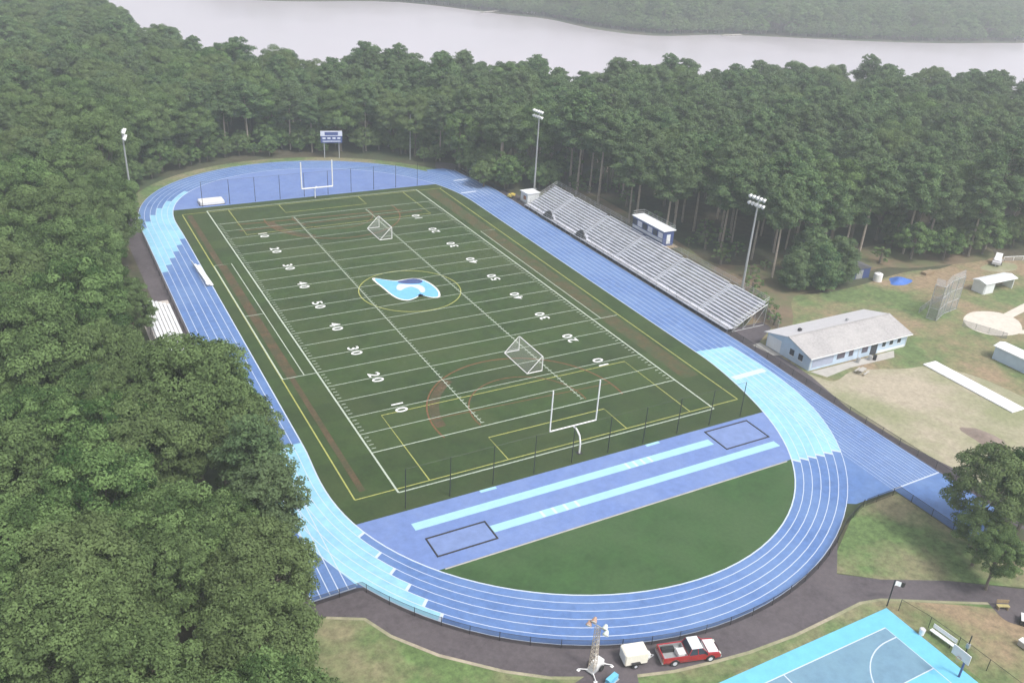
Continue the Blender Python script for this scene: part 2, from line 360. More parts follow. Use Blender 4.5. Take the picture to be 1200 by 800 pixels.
for (x0, x1, y) in ((60.5, 64.5, 113.2), (57.9, 62, 103.4)):
    MB().quad((x0, y, .069), (x1, y + .3, .069), (x1, y + 1.0, .069), (x0, y + .7, .069)).build('straight_mark', M_LINE, track)

# field markings
W, L = 48.77, 109.73; ZL = .056
def fl(pts, wd, m, name, z=ZL): return line_mb(pts, wd, z, MB()).build(name, m, field)
fl([(0, 0), (0, L)], .24, M_LINEF, 'sideline', .060); fl([(W, 0), (W, L)], .24, M_LINEF, 'sideline', .060)
fl([(0, 0), (W, 0)], .2, M_LINEF, 'end_line', .061); fl([(0, L), (W, L)], .2, M_LINEF, 'end_line', .061)
for i in range(21):
    y = 9.144 + 4.572 * i
    fl([(0.1, y), (W - .1, y)], .16 if i in (0, 20) else .12, M_LINEF, 'yard_line', .058)
hm = MB()
for i in range(101):
    if i % 5 == 0: continue
    y = 9.144 + .9144 * i
    for x0 in (.35, W - 1.0, 16.0, 32.2): hm.quad((x0, y - .06, .059), (x0 + .62, y - .06, .059), (x0 + .62, y + .06, .059), (x0, y + .06, .059))
o = hm.build('hash_marks', M_LINEF, field); o['kind'] = 'stuff'
for x in (16.2, 32.5): fl([(x, 10), (x, 100)], .10, M_LINEF, 'restraining_line', .0575)
def curve_text(s, size):
    cu = bpy.data.curves.new('t', 'FONT'); cu.body = s; cu.size = size; cu.align_x = 'CENTER'; cu.align_y = 'CENTER'; cu.space_character = 1.35; cu.offset = .05 * size / 3
    to = bpy.data.objects.new('t', cu); C.objects.link(to); bpy.context.view_layer.update()
    me = bpy.data.meshes.new_from_object(to.evaluated_get(bpy.context.evaluated_depsgraph_get())); bpy.data.objects.remove(to); return me
tx = {n: curve_text(n, 2.45) for n in ('10', '20', '30', '40', '50')}
for i, n in enumerate(('10', '20', '30', '40', '50', '40', '30', '20', '10')):
    y = 9.144 * (2 + i)
    for x, rz in ((7.4, -PI / 2), (W - 7.4, PI / 2)):
        me = tx[n].copy() if not tx[n].users else tx[n]
        if not me.materials: me.materials.append(M_WHITE)
        o = bpy.data.objects.new('yard_number', me); C.objects.link(o); o.parent = field; o.location = (x, y, .064); o.rotation_euler = (0, 0, rz)
# soccer lines in yellow
fl([(-5.2, .75), (53.9, .75)], .16, M_YEL, 'soccer_line'); fl([(-5.2, 109), (55.2, 109)], .16, M_YEL, 'soccer_line')
fl([(-5.2, .75), (-5.2, 109)], .18, M_YEL, 'soccer_line'); fl([(53.9, .75), (54.6, 109)], .16, M_YEL, 'soccer_line')
for x0, x1, dy in ((4.4, 45, 16.4), (15.4, 33.9, 5.6)):
    fl([(x0, .8), (x0, .75 + dy), (x1, .75 + dy), (x1, .8)], .16, M_YEL, 'soccer_box', .0565)
    fl([(x0, 108.9), (x0, 109 - dy), (x1, 109 - dy), (x1, 108.9)], .16, M_YEL, 'soccer_box', .0565)
fl([(24.4 + 9.15 * math.cos(t * PI / 24), 55 + 9.15 * math.sin(t * PI / 24)) for t in range(49)], .17, M_YEL, 'centre_circle', .0567)
# red lacrosse arcs
for cy, sg in ((11, 1), (98.7, -1)):
    for r, wd in ((14.6, .24), (8.7, .18)):
        fl([(24.4 + r * math.cos(t), cy + sg * r * math.sin(t)) for t in [i * PI * 1.1 / 40 - .15 for i in range(41)]], wd, M_RED, 'lacrosse_arc', .0572)
    arcA = [(24.4 + 14.3 * math.cos(t), cy + sg * 14.3 * math.sin(t)) for t in [2.15 + i * .065 for i in range(16)]]
    arcB = [(24.4 + 12.9 * math.cos(t), cy + sg * 12.9 * math.sin(t)) for t in [2.15 + i * .065 for i in range(16)]]
    band_mb(arcA, arcB, .0535).build('lacrosse_arc', M_BROWN, field)
fl([(4, 99.2), (15, 98.5), (40, 97.2)], .30, M_RED, 'lacrosse_line', .0536); fl([(10, 13.5), (39, 12.2)], .14, M_RED, 'lacrosse_line', .0536)
fl([(3.5, 95.2), (44, 95.0)], .25, M_RED, 'lacrosse_line', .0537)
# coaches' boxes and the brown team areas along both sides
for x0, x1 in ((-4.7, -2.7), (50.3, 53.3)):
    if x0 < 0:
        sheet('team_area', [(-4.4, 32), (-2.9, 32), (-2.9, 78), (-4.4, 78)], .051, M_BROWN, field); sheet('team_area', [(-4.2, 2), (-3.4, 2), (-3.4, 32), (-4.2, 32)], .051, M_BROWN, field); sheet('team_area', [(-4.5, 78), (-3.4, 78), (-3.4, 108), (-4.5, 108)], .051, M_BROWN, field)
    else: sheet('team_area', [(x0, 9), (x1, 9), (x1, 108), (x0, 108)], .051, mat('turf_olive', (.078, .066, .026), .95, .22, 1.2, tint=(.052, .070, .024), tscale=.35), field)
for pts in ([(-5.1, 32), (-.2, 32)], [(-5.1, 78.4), (-1.9, 78.4), (-1.9, 32)], [(-5.1, 54.8), (-2, 54.8)], [(48.9, 32), (53.8, 32)], [(53.9, 78.4), (50.4, 78.4), (50.4, 32)]):
    fl(pts, .14, M_LINEF, 'team_box_line', .0585)
fl([(-5.1, 32), (-5.1, 78)], .2, M_LINEF, 'team_box_line', .0586)
# midfield emblem: pale blue drop with white edge, dark and white marks
def sc(pts, f, c=(25, 55.8)): return [(c[0] + (p[0] - c[0]) * f, c[1] + (p[1] - c[1]) * f) for p in pts]
lg = [(19.6, 62.9), (19.9, 57.2), (20.2, 53.8), (20.9, 51.6), (22.3, 50.6), (24.3, 51.3), (25.1, 52.2), (25.6, 52.3), (26.0, 51.2), (27.0, 50.1), (28.3, 49.9), (29.3, 52.2), (29.5, 55.4), (28.8, 58.5), (27.3, 60.0), (25.2, 60.2), (23.6, 60.2), (22.0, 61.2)]
lg = sc(lg, .94)
sheet('emblem', smooth_poly(lg, 4), .066, M_WHITE, field)
sheet('emblem', smooth_poly(sc(lg, .935), 4), .070, mat('emblem_blue', (.17, .45, .85), .9, .06, 1), field)
sheet('emblem', smooth_poly([(23.7, 59.3), (25.2, 59.7), (27.2, 59.6), (28.2, 58.2), (27.3, 57.2), (25.6, 57.6), (24.3, 58.2)], 4), .074, M_NAVY, field)
sheet('emblem', smooth_poly([(23.5, 58.2), (24.8, 57.6), (26.0, 57.0), (26.9, 56.6), (27.2, 55), (26.6, 53.4), (25.8, 53.3), (25.9, 54.8), (25.2, 56.2), (23.8, 56.0), (22.6, 55.4), (22.4, 56.6)], 4), .078, mat('emblem_white', (.55, .60, .80), .9, .1, 1), field)
# runways and covered pits on the near pad
def rect(x0, y0, x1, y1): return [(x0, y0), (x1, y0), (x1, y1), (x0, y1)]
sheet('runway', rect(-.9, -7.35, 42.6, -6.05), .058, M_RUN, pad); sheet('runway', rect(7.1, -11.35, 50.8, -10.1), .058, M_RUN, pad)
for x in (28.6, 29.8, 31, 32.2): sheet('take_off_board', rect(x, -7.3, x + .35, -6.1), .062, M_LINE, pad)
for x in (13.6, 15.2, 16.8, 18.4): sheet('take_off_board', rect(x, -11.3, x + .35, -10.15), .062, M_LINE, pad)
for x0, y0, x1, y1 in ((43.3, -9.1, 51.0, -4.4), (-.5, -12.5, 7.0, -9.1)):
    sheet('pit_cover', rect(x0 + .2, y0 + .2, x1 - .2, y1 - .2), .060, mat('pit_cover', (.17, .24, .46), .9, .12, .7), pad)
    mb = MB()
    for a in (rect(x0, y0, x1, y0 + .15), rect(x0, y1 - .15, x1, y1), rect(x0, y0 + .15, x0 + .15, y1 - .15), rect(x1 - .15, y0 + .15, x1, y1 - .15)):
        mb.box(((a[0][0] + a[2][0]) / 2, (a[0][1] + a[2][1]) / 2, .1), (a[2][0] - a[0][0], a[2][1] - a[0][1], .1))
    mb.build('pit_border', M_DARK, pad)
for x in (9.0, 33.8): sheet('pad_patch', rect(x, -4.1, x + 2.2, -3.62), .056, M_RUN, pad)
sheet('drain_edge', rect(-.5, -14.62, 49, -14.42), .048, M_CONC, pad)

# basketball court (its far corner reaches into the frame)
court = sheet('basketball_court', rect(5.8, -56, 39.0, -39.4), .034, M_CYAN)
sheet('court_surface', rect(8.4, -56, 36.55, -41.35), .038, M_COURT, court)
for pts in ([(8.4, -41.35), (36.55, -41.35), (36.55, -56)], [(22.5, -41.4), (22.5, -56)], [(36.5, -47.2), (31.2, -47.2), (31.2, -50.8), (36.5, -50.8)],
            [(36.5, -42.75), (35.4, -42.75)] + [(35.2 - 6.4 * math.sin(t), -49 + 6.25 * math.cos(t)) for t in [i * PI / 30 for i in range(31)]],
            [(22.5 + 1.8 * math.cos(t), -49 + 1.8 * math.sin(t)) for t in [i * PI / 12 for i in range(25)]]):
    line_mb(pts, .12, .044, MB()).build('court_line', M_LINE, court)
sheet('court_key', rect(31.25, -50.7, 36.5, -47.25), .041, M_CYAN, court)
# baseball diamond
sheet('diamond_dirt', smooth_poly([(113.2, 6.6), (118, 8.0), (122.4, 5.9), (122.6, 2), (118, -1.5), (112.5, -.4), (110.8, 3.1)], 5), .020, M_SANDP)
sheet('base_path', [(121, 4.8), (140, 8.4), (140, 6.4), (122, 3.2)], .022, M_SANDP)
sheet('base_path_east', [(119, -.5), (140, -13), (139, -15), (117.5, -1.6)], .022, M_SANDP)
sheet('infield_soil', smooth_poly([(140, 22.5), (146, 23.4), (150, 21.5), (147, 19), (142, 19.5)], 5), .016, M_SAND)
sheet('leaf_litter', smooth_poly([(76.3, 16), (82, 18), (90, 26), (100, 27), (118, 30.5), (128, 27.5), (150, 26), (150, 40), (92, 42), (88, 60), (88, 97), (74, 99), (76, 90), (76.2, 40)], 4), .018, mat('leaf_litter', (.17, .125, .08), .95, .25, .5, tint=(.12, .13, .06), tscale=.12))
sheet('clubhouse_apron', [(70.8, 2.7), (90, 2.7), (88, .9), (78, 1.2), (72, .4)], .026, M_CONC)
sheet('clubhouse_side_apron', [(68.5, 13.6), (70.4, 13.9), (70.5, 8.8), (69.2, 9.4)], .027, M_CONC)
def mound(name, cx, cy, rx, ry, h, m, rz=0, seed=0):
    rnd = random.Random(seed); v = []; f = []; R_, S_ = 7, 22; mb = MB()
    ph = [rnd.uniform(0, 6.3) for _ in range(4)]
    vs = [(cx, cy, h)]
    for i in range(1, R_ + 1):
        for j in range(S_):
            t = 2 * PI * j / S_; k = i / R_; rr = k * (1 + .1 * math.sin(3 * t + ph[0]) + .06 * math.sin(5 * t + ph[1]))
            x, y = rx * rr * math.cos(t), ry * rr * math.sin(t); zz = h * (math.cos(k * PI) * .5 + .5) + .06 * h * rnd.uniform(-1, 1) * (1 - k)
            vs.append((cx + x * math.cos(rz) - y * math.sin(rz), cy + x * math.sin(rz) + y * math.cos(rz), zz if i < R_ else -.02))
    fs = [(0, 1 + j, 1 + (j + 1) % S_) for j in range(S_)]
    for i in range(R_ - 1):
        for j in range(S_): a = 1 + i * S_; fs.append((a + j, a + S_ + j, a + S_ + (j + 1) % S_, a + (j + 1) % S_))
    return mb.add(vs, fs).build(name, m, smooth=True)
tag(mound('soil_heap', 79.6, -22.2, 2.1, 4.0, .7, M_DIRT, seed=3), 'low heap of brown soil on the sandy ground by the right edge tree', 'soil heap')

# ------------------------------------------------------------------ THINGS: field
def goal_post(loc, label, rz=0, k=1.0):
    t = thing('goal_post', label, 'goal post', loc, rz)
    o = MB().path([(0, 0, 0), (0, 0, 1.6), (0, .35, 2.55), (0, 1.1, 3.0), (0, 1.95, 3.05)], .12, 8).build('gooseneck', M_WHITE, t)
    MB().tube((-3.56, 2, 3.05), (3.56, 2, 3.05), .1 * k, n=8).build('crossbar', M_WHITE, t)
    for s in (-1, 1): MB().tube((s * 3.56, 2, 3.05), (s * 3.56, 2, 9.1), .095 * k, n=8).build('upright', M_WHITE, t)
    MB().box((0, 0, .03), (.7, .7, .06)).build('base', M_DARK, t)
    return t
goal_post((24.6, -1.7, .046), 'white goal post at the near end of the field, in front of the jump runways')
goal_post((24.4, 111.2, .046), 'white goal post at the far end of the field, below the scoreboard', PI, 1.5)
def soccer_goal(loc, label, rz):
    t = thing('soccer_goal', label, 'soccer goal', loc, rz)
    hw, h, d, dt = 3.66, 2.44, 2.6, 1.0
    MB().path([(0, -hw, 0), (0, -hw, h), (0, hw, h), (0, hw, 0)], .085, 8).build('front_frame', M_WHITE, t)
    MB().path([(0, -hw, .06), (d, -hw, .06), (d, hw, .06), (0, hw, .06)], .07, 6).build('ground_frame', M_WHITE, t)
    for s in (-1, 1): MB().path([(0, s * hw, h), (dt * .2, s * hw, h), (d, s * hw, .06)], .055, 6).build('side_brace', M_WHITE, t)
    mb = MB().quad((0, -hw, h), (0, hw, h), (d, hw, .06), (d, -hw, .06)).add([(0, -hw, h), (0, -hw, 0), (d, -hw, .06)], [(0, 1, 2)]).add([(0, hw, h), (0, hw, 0), (d, hw, .06)], [(0, 1, 2)])
    mb.build('net', M_GNET, t); return t
soccer_goal((31.3, 23.2, .05), 'white portable soccer goal near the near goal post', PI)
soccer_goal((31.0, 84.2, .05), 'white portable soccer goal standing in the far half of the field', PI)
def ball_net(y, xs, label):
    t = thing('ball_stop_net', label, 'ball stop net', (xs[0], y, .05))
    for x in xs: MB().tube((x - xs[0], 0, 0), (x - xs[0], 0, 5.6), .065, .05, 6).build('post', M_BLACK, t)
    n_ = xs[-1] - xs[0]
    MB().quad((0, .1, .1), (n_, .1, .1), (n_, .1, 5.5), (0, .1, 5.5)).build('net', M_NET, t)
    MB().tube((0, .1, 5.5), (n_, .1, 5.5), .02, n=4).build('top_cable', M_BLACK, t)
ball_net(-3.15, [-.4, 5.3, 11.1, 16.9, 22.5, 28.1, 33.8, 39.5, 45.2, 50.9], 'row of tall black posts with netting along the near end of the field')
ball_net(112.9, [-.2, 5.6, 11.2, 16.8, 22.4, 28.0, 33.6, 39.2, 44.8, 50.4], 'row of tall black posts with netting along the far end of the field')
t = thing('scoreboard', 'blue and white scoreboard on two posts behind the far bend', 'scoreboard', (38.5, 141.9, 0), -.25)
for x in (-1.9, 1.9): MB().tube((x, .3, 0), (x, .3, 7), .14, n=6).build('post', M_GALV, t)
MB().box((0, 0, 6.55), (5.6, .35, 1.3)).build('header_panel', M_ALU, t)
MB().box((0, -.2, 6.55), (3.4, .06, .8)).build('name_panel', M_NAVY, t)
bd = MB().box((0, 0, 5.0), (5.5, .35, 1.7)).build('board', M_NAVY, t)
for x in (-1.9, -.65, .65, 1.9): MB().box((x, -.2, 5.35), (.8, .06, .45)).build('digit_window', M_ALU, bd)
MB().box((0, -.2, 4.55), (4.6, .06, .22)).build('digit_window', M_ALU, bd)
def light_pole(loc, rz, H, label, n=5, w_=3.2):
    t = thing('floodlight_pole', label, 'light pole', loc, rz)
    MB().tube((0, 0, 0), (0, 0, H), .26, .13, 8).build('pole', M_GALV, t)
    for z in (H - .3, H - 1.5):
        a = MB().box((0, 0, z), (.15, w_, .15)).build('crossarm', M_GALV, t)
        for i in range(n):
            y = -w_ / 2 + w_ * i / (n - 1)
            lm = MB().tube((-.1, y, z + .1), (-.62, y, z - .15), .16, .32, 8).build('lamp', M_WHITE, a)
    MB().box((.3, 0, 2), (.35, .5, .9)).build('control_box', M_GALV, t)
light_pole((79.3, 28.9, 0), .1, 20.0, 'tall floodlight pole behind the near end of the big bleachers')
light_pole((72.9, 94.9, 0), .1, 21.0, 'tall floodlight pole by the far end of the big bleachers')
light_pole((-15.4, 101.5, 0), PI - .2, 20.6, 'floodlight pole rising out of the trees left of the far bend', w_=2.6)
t = thing('flag_pole', 'thin bare pole at the forest edge behind the far bend', 'pole', (57.5, 134.5, 0)); MB().tube((0, 0, 0), (0, 0, 12), .12, .07, 6).build('pole', M_GALV, t)
# high jump mat, benches
t = thing('high_jump_mat', 'white covered high jump mat on the blue pad at the far left', 'landing mat', (2.0, 114.9, .05))
bevel(MB().box((0, 0, .4), (5.2, 3.0, .8)).build('cushion', M_WHITE, t), .12); MB().box((0, 0, .05), (5.4, 3.2, .1)).build('pallet', M_DARK, t)
for s in (-1, 1): MB().tube((s * 3, -1.5, 0), (s * 3, -1.5, 1.9), .04).build('standard', M_GALV, t)
t = thing('team_bench', 'long white bench set on the inner lanes of the left straight', 'bench', (-8.1, 74.2, .045), .04)
MB().box((0, 0, .45), (.55, 10.4, .07)).build('seat', M_WHITE, t); MB().box((-.45, 0, .95), (.08, 10.4, .5)).build('backrest', M_WHITE, t)
MB().box((.6, 0, .2), (.5, 10.2, .05)).build('footboard', M_WHITE, t)
for y in (-4.8, -2.4, 0, 2.4, 4.8): MB().path([(.75, y, .02), (-.3, y, .02), (-.45, y, 1.1)], .04, 5).tube((-.1, y, 0), (-.1, y, .42), .04, n=5).build('leg', M_GALV, t)

# perimeter fence, chain link with black posts
def fence(name, pts, h, step, label, m_mesh, m_post, cat='fence', pr=.035):
    t = thing(name, label, cat, (pts[0][0], pts[0][1], 0)); o0 = Vector((pts[0][0], pts[0][1], 0))
    P3 = [Vector((p[0], p[1], 0)) - o0 for p in pts]
    mb = MB()
    for a, b_ in zip(P3, P3[1:]): mb.quad(a + Vector((0, 0, .04)), b_ + Vector((0, 0, .04)), b_ + Vector((0, 0, h)), a + Vector((0, 0, h)))
    mb.build('chain_link', m_mesh, t)
    MB().path([p + Vector((0, 0, h)) for p in P3], pr * .8, 4).build('top_rail', m_post, t)
    acc = 0; nxt = 0; cnt = 0
    for a, b_ in zip(P3, P3[1:]):
        Ls = (b_ - a).length
        while nxt <= acc + Ls and cnt < 95:
            p = a + (b_ - a) * ((nxt - acc) / Ls); MB().tube(p, p + Vector((0, 0, h + .05)), pr, n=5).build('post', m_post, t); nxt += step; cnt += 1
        acc += Ls
    return t
nb = [p for p in offset(lane(1.0, .35, .785, 60), .45)]
fence('track_fence', [(50.6, -25.9)] + nb[1:] + [(-9.8, -13.8), (-14.9, -13.9)], 1.15, 3.0, 'low black chain link fence round the outside of the near bend', M_CHAIN, M_BLACK)
fence('track_fence', [(57.0, -36.8), (57.0, -25.8), (51.0, -25.9)], 1.15, 3.0, 'low black chain link fence round the corner of the grass triangle', M_CHAIN, M_BLACK)
fence('track_fence', [(66.4, -33), (66.45, -25), (66.7, -5), (67.55, 12), (67.55, 60), (67.5, 104), (65.0, 122)], 1.1, 3.0, 'low black chain link fence along the right straight before the bleachers', M_CHAIN, M_BLACK)
fence('track_fence', [(-15.1, -10), (-15.1, 20), (-15.0, 60), (-14.75, 97)] + offset(lanef(1, 1, 0.9, 10), .35)[1:], 1.1, 3.0, 'low black chain link fence along the left straight under the trees', M_CHAIN, M_BLACK)
fence('boundary_fence', [(76.8, 16.4), (79.2, 23), (81, 32), (81.5, 60), (80.5, 92)], 1.8, 3.0, 'grey chain link fence behind the big bleachers', M_CHAING, M_GALV)

# ------------------------------------------------------------------ home bleachers
Y0, Y1 = 18.8, 89.6; ROWS = 11; XF = 68.6; DX = .61; DZ = .33; Z0 = .75
t = thing('bleachers', 'long aluminium grandstand along the right side of the track', 'bleachers', (XF, Y0, 0)); BL = Y1 - Y0
for r in range(ROWS):
    x = .55 + r * DX; z = Z0 + r * DZ; sk = [0]
    sb_ = MB(); fb = MB()
    aisles = [8.8, 22.4, 35.4, 48.4, 62]; y = 0; segs = []
    for a in aisles: segs.append((y, a - .6)); y = a + .6
    segs.append((y, BL))
    for a, b_ in segs: sb_.box((x, (a + b_) / 2, z + .42), (.26, b_ - a - .05, .045))
    sb_.build('seat_plank', M_ALU, t)
    fb.box((x - .33, BL / 2, z), (.42, BL, .045)).box((x - .11, BL / 2, z + .12), (.03, BL, .20)).build('footboard', M_ALU2, t)
st = MB()
for a in aisles:
    for r in range(ROWS * 2): st.box((.1 + r * DX / 2 + .1, a, Z0 + r * DZ / 2 + .03), (.30, 1.1, .04))
st.build('aisle_steps', M_ALU, t)
MB().box((-.55, BL / 2, Z0 - .02), (1.4, BL, .06)).build('front_walkway', M_ALU2, t)
rl = MB()
for i in range(36):
    y = i * BL / 35; rl.tube((-1.2, y, 0.05), (-1.2, y, Z0 + 1.05), .03, n=4)
for z in (.5, 1.0): rl.tube((-1.2, 0, Z0 + z), (-1.2, BL, Z0 + z), .028, n=4)
rl.build('front_rail', M_GALV, t)
XB = .55 + ROWS * DX; ZB = Z0 + ROWS * DZ
rl = MB()
for i in range(36): y = i * BL / 35; rl.tube((XB, y, ZB - .4), (XB, y, ZB + 1.1), .03, n=4)
for z in (.4, .75, 1.1): rl.tube((XB, 0, ZB + z), (XB, BL, ZB + z), .028, n=4)
rl.build('back_rail', M_GALV, t)
for y in (0, BL):
    rl = MB()
    for z in (.9, 1.35): rl.tube((.1, y, Z0 + z - .3), (XB, y, ZB + z - .3), .03, n=4)
    for r in range(0, ROWS + 1, 2): x = .3 + r * DX; rl.tube((x, y, Z0 + r * DZ - .1), (x, y, Z0 + r * DZ + 1.1), .028, n=4)
    rl.build('side_rail', M_GALV, t)
for i in range(20):
    y = .1 + i * (BL - .2) / 19; fr = MB()
    fr.tube((0, y, Z0 - .08), (XB, y, ZB - .35), .07, n=4)
    for x in (0, 2.4, 4.8, XB): fr.tube((x, y, 0), (x, y, Z0 + x / DX * DZ - .35 + .0), .05, n=4)
    fr.tube((0, y, .1), (2.4, y, 1.7), .04, n=4).tube((2.4, y, .1), (4.8, y, 3), .04, n=4).tube((4.8, y, .1), (XB, y, 4), .04, n=4).tube((0, y, .06), (XB, y, .06), .05, n=4)
    fr.build('truss', M_GALV, t)
MB().quad((XB + .03, 0, .3), (XB + .03, BL, .3), (XB + .03, BL, ZB - .4), (XB + .03, 0, ZB - .4)).build('back_screen', M_CHAING, t)
# press box
t = thing('press_box', 'navy and white press box on stilts behind the middle of the grandstand', 'press box', (75.75, 48.9, -.2)); PL = 10.4
for y in (.2, 3.6, 7.0, PL - .2):
    for x in (.2, 2.6): MB().tube((x, y, 0), (x, y, 4.3), .08, n=5).build('support_post', M_GALV, t)
wl = MB().box((1.4, PL / 2, 5.55), (2.6, PL, 3.1)).build('wall', M_NAVY, t)
MB().box((.08, PL / 2, 5.05), (.04, PL - .3, .55)).build('front_stripe', M_ALU, t)
for i in range(6): MB().box((.07, .95 + i * 1.74, 6.1), (.06, 1.4, 1.1)).build('window', M_GLASS if i % 2 else M_ALU2, wl)
MB().box((1.4, PL / 2, 7.18), (3.1, PL + .5, .16)).build('roof', M_WHITEB, t)
rl = MB()
for i in range(8): y = i * PL / 7; rl.tube((2.8, y, 7.2), (2.8, y, 8.1), .03, n=4)
for z in (7.65, 8.1): rl.tube((2.8, 0, z), (2.8, PL, z), .03, n=4).tube((0, 0, z), (2.8, 0, z), .03, n=4).tube((0, PL, z), (2.8, PL, z), .03, n=4)
rl.build('roof_rail', M_GALV, t)
MB().box((1.4, PL / 2, 3.95), (3.4, PL + 2.4, .16)).build('deck', M_WOOD, t)
MB().box((1.4, .0 - .03, 5.4), (.9, .05, 1.9)).build('door', M_WHITEB, t)
# visitor bleachers on the left side
t = thing('bleachers', 'small pale bleachers beside the left straight, half under the trees', 'bleachers', (-15.3, 44.3, 0))
for r in range(7):
    MB().box((-.3 - r * .62, 9.6, .42 + r * .26), (.42, 19.2, .05)).build('seat_plank', M_WHITEB, t)
    MB().box((-.62 - r * .62, 9.6, .16 + r * .26), (.34, 19.2, .04)).build('footboard', mat('pale_board', (.62, .58, .55), .7, .1, 2), t)
for i in range(9): y = .1 + i * 2.37; MB().tube((0, y, .15), (-4.6, y, 1.95), .05, n=4).tube((-4.5, y, 0), (-4.5, y, 2.8), .04, n=4).tube((-2.3, y, 0), (-2.3, y, 1.1), .04, n=4).tube((-.2, y, 0), (-.2, y, .35), .04, n=4).build('truss', M_GALV, t)
MB().tube((-4.5, 0, 2.8), (-4.5, 19.2, 2.8), .03, n=4).build('back_rail', M_GALV, t)
sheet('bleacher_slab', [(-15.3, 46), (-20.3, 46), (-20.3, 66), (-15.3, 66)], .026, mat('pale_concrete', (.55, .50, .46), .9, .08, 1))

# ------------------------------------------------------------------ clubhouse
t = thing('clubhouse', 'long single storey pale blue clubhouse with grey shingle roof', 'building', (70.6, 3.1, 0)); BW, BD, EH, RH = 22.6, 9.6, 2.45, 3.75
gz = lambda y: EH + (RH - EH) * (1 - abs(y - BD / 2) / (BD / 2))
wl = MB().prism([(0, 0), (BD, 0), (BD, EH), (BD / 2, RH), (0, EH)], 0, BW, 'x').build('wall', M_LBLUE, t)
wl.data.materials.append(M_WHITEB)
ov = .5
for s, nm in ((0, 'roof'), (1, 'roof')):
    y0, y1 = (-ov, BD / 2) if s == 0 else (BD + ov, BD / 2); z0 = EH - (RH - EH) / (BD / 2) * ov + .04; z1 = RH + .06
    mb = MB(); mb.add([(-ov, y0, z0), (BW + ov, y0, z0), (BW + ov, y1, z1), (-ov, y1, z1), (-ov, y0, z0 + .13), (BW + ov, y0, z0 + .13), (BW + ov, y1, z1 + .13), (-ov, y1, z1 + .13)],
        [(3, 2, 1, 0), (4, 5, 6, 7), (0, 1, 5, 4), (1, 2, 6, 5), (3, 0, 4, 7)])
    rf = mb.build(nm, M_ROOF if s == 0 else M_LITROOF_WHITE, t)  # far slope gets a paler colour, the light on it painted in
    if s: MB().box((3.6, 6.4, 3.6), (.5, .5, .7)).build('vent', M_BLACK, rf); MB().box((14.2, 6.1, 3.75), (.4, .4, .5)).build('vent', M_GALV, rf)
for y, z in ((2.0, 1.5), (3.9, 1.5)): wn = MB().box((-.04, y, z), (.06, .9, 1.0)).build('window', M_GLASS, t); MB().box((-.03, y, z - .57), (.12, 1.1, .07)).build('sill', M_WHITE, wn)
for x in (16.9, 18.7, 20.6): wn = MB().box((x, -.04, 1.5), (.75, .06, .75)).build('window', M_GLASS, t); MB().box((x, -.03, 1.08), (.9, .12, .07)).build('sill', M_WHITE, wn)
MB().box((14.6, -.04, 1.1), (1.5, .06, 2.1)).build('door', M_GLASS, t)
for x, wd in ((6.9, 1.7), (9.2, .9), (12.4, 1.3)): MB().box((x, -.04, 1.45), (wd, .06, 1.1)).build('serving_hatch', mat('hatch_shadow', (.10, .09, .12), .7, .1, 1), t)
MB().box((2.9, -.03, 1.2), (4.6, .04, 1.5)).build('counter_panel', mat('counter_grey', (.36, .40, .52), .7, .08, 1), t)
MB().box((-.035, 7.9, 1.2), (.05, 3.0, 2.1)).build('overexposed_panel', M_WHITEB, t)  # overexposed end of the gable wall, painted as a white panel
MB().box((19, -.03, .25), (6.6, .05, .45)).build('base_panel', M_WHITEB, t)
MB().box((BW / 2, -ov - .04, EH - .06), (BW + 2 * ov, .1, .12)).build('gutter', M_WHITE, t)
for x in (.15, 11.0, BW - .15): MB().tube((x, -.06, EH), (x, -.06, .1), .045, n=5).build('downpipe', M_WHITE, t)
MB().box((BW / 2, BD / 2, RH + .2), (BW + 2 * ov, .35, .05)).build('ridge_cap', M_ROOF, t)
t = thing('picnic_table', 'pale picnic table on the grass in front of the clubhouse', 'picnic table', (78.2, -.9, 0), .3)
MB().box((0, 0, .74), (1.8, .75, .05)).build('table_top', M_YELP if 0 else M_CONC, t)
for s in (-1, 1): MB().box((0, s * .75, .44), (1.8, .26, .05)).build('bench_seat', M_CONC, t); MB().tube((s * .6, -.7, 0), (s * .6, .3, .74), .04, n=4).tube((s * .6, .7, 0), (s * .6, -.3, .74), .04, n=4).build('leg', M_WOOD, t)
for i, (x, y) in enumerate(((80.6, 2.0), (83.2, 1.9), (84.0, 1.6))):
    o = MB().tube((0, 0, 0), (0, 0, .85), .28, .32, 10).build('barrel', M_BLACK if i == 2 else M_GALV, None); o.location = (x, y, .026)
    tag(o, ['grey bin against the clubhouse front wall, nearest the track', 'grey bin against the clubhouse wall, middle of three', 'black bin by the clubhouse door'][i], 'bin', 'bins along the clubhouse')
# small shed under the trees, tarps
t = thing('storage_shed', 'small dark shed with a blue front at the forest edge', 'shed', (109.8, 29.6, 0), -.1)
MB().box((0, 0, 1.1), (5.2, 3.2, 2.2)).build('wall', M_NAVY, t); MB().prism([(-2.9, 2.2), (2.9, 2.2), (0, 3.1)], -1.8, 1.8).build('roof', mat('dark_roof', (.10, .10, .11), .8, .1, 2), t)
MB().box((0, -1.63, .95), (1.6, .05, 1.8)).build('door', M_GALV, t)
t = thing('white_tank', 'white round water tank beside the shed at the forest edge', 'tank', (112.6, 25.9, 0))
MB().tube((0, 0, 0), (0, 0, 1.5), .85, n=14).tube((0, 0, 1.5), (0, 0, 1.75), .85, .3, 14).build('vessel', M_WHITE, t); MB().tube((0, 0, 1.75), (0, 0, 1.85), .25, n=10).build('lid', M_GALV, t)
tag(mound('covered_pile', 117.0, 24.0, 3.1, 2.0, .8, M_TARPB, .2, 5), 'pile covered with a bright blue tarpaulin near the shed', 'covered pile')
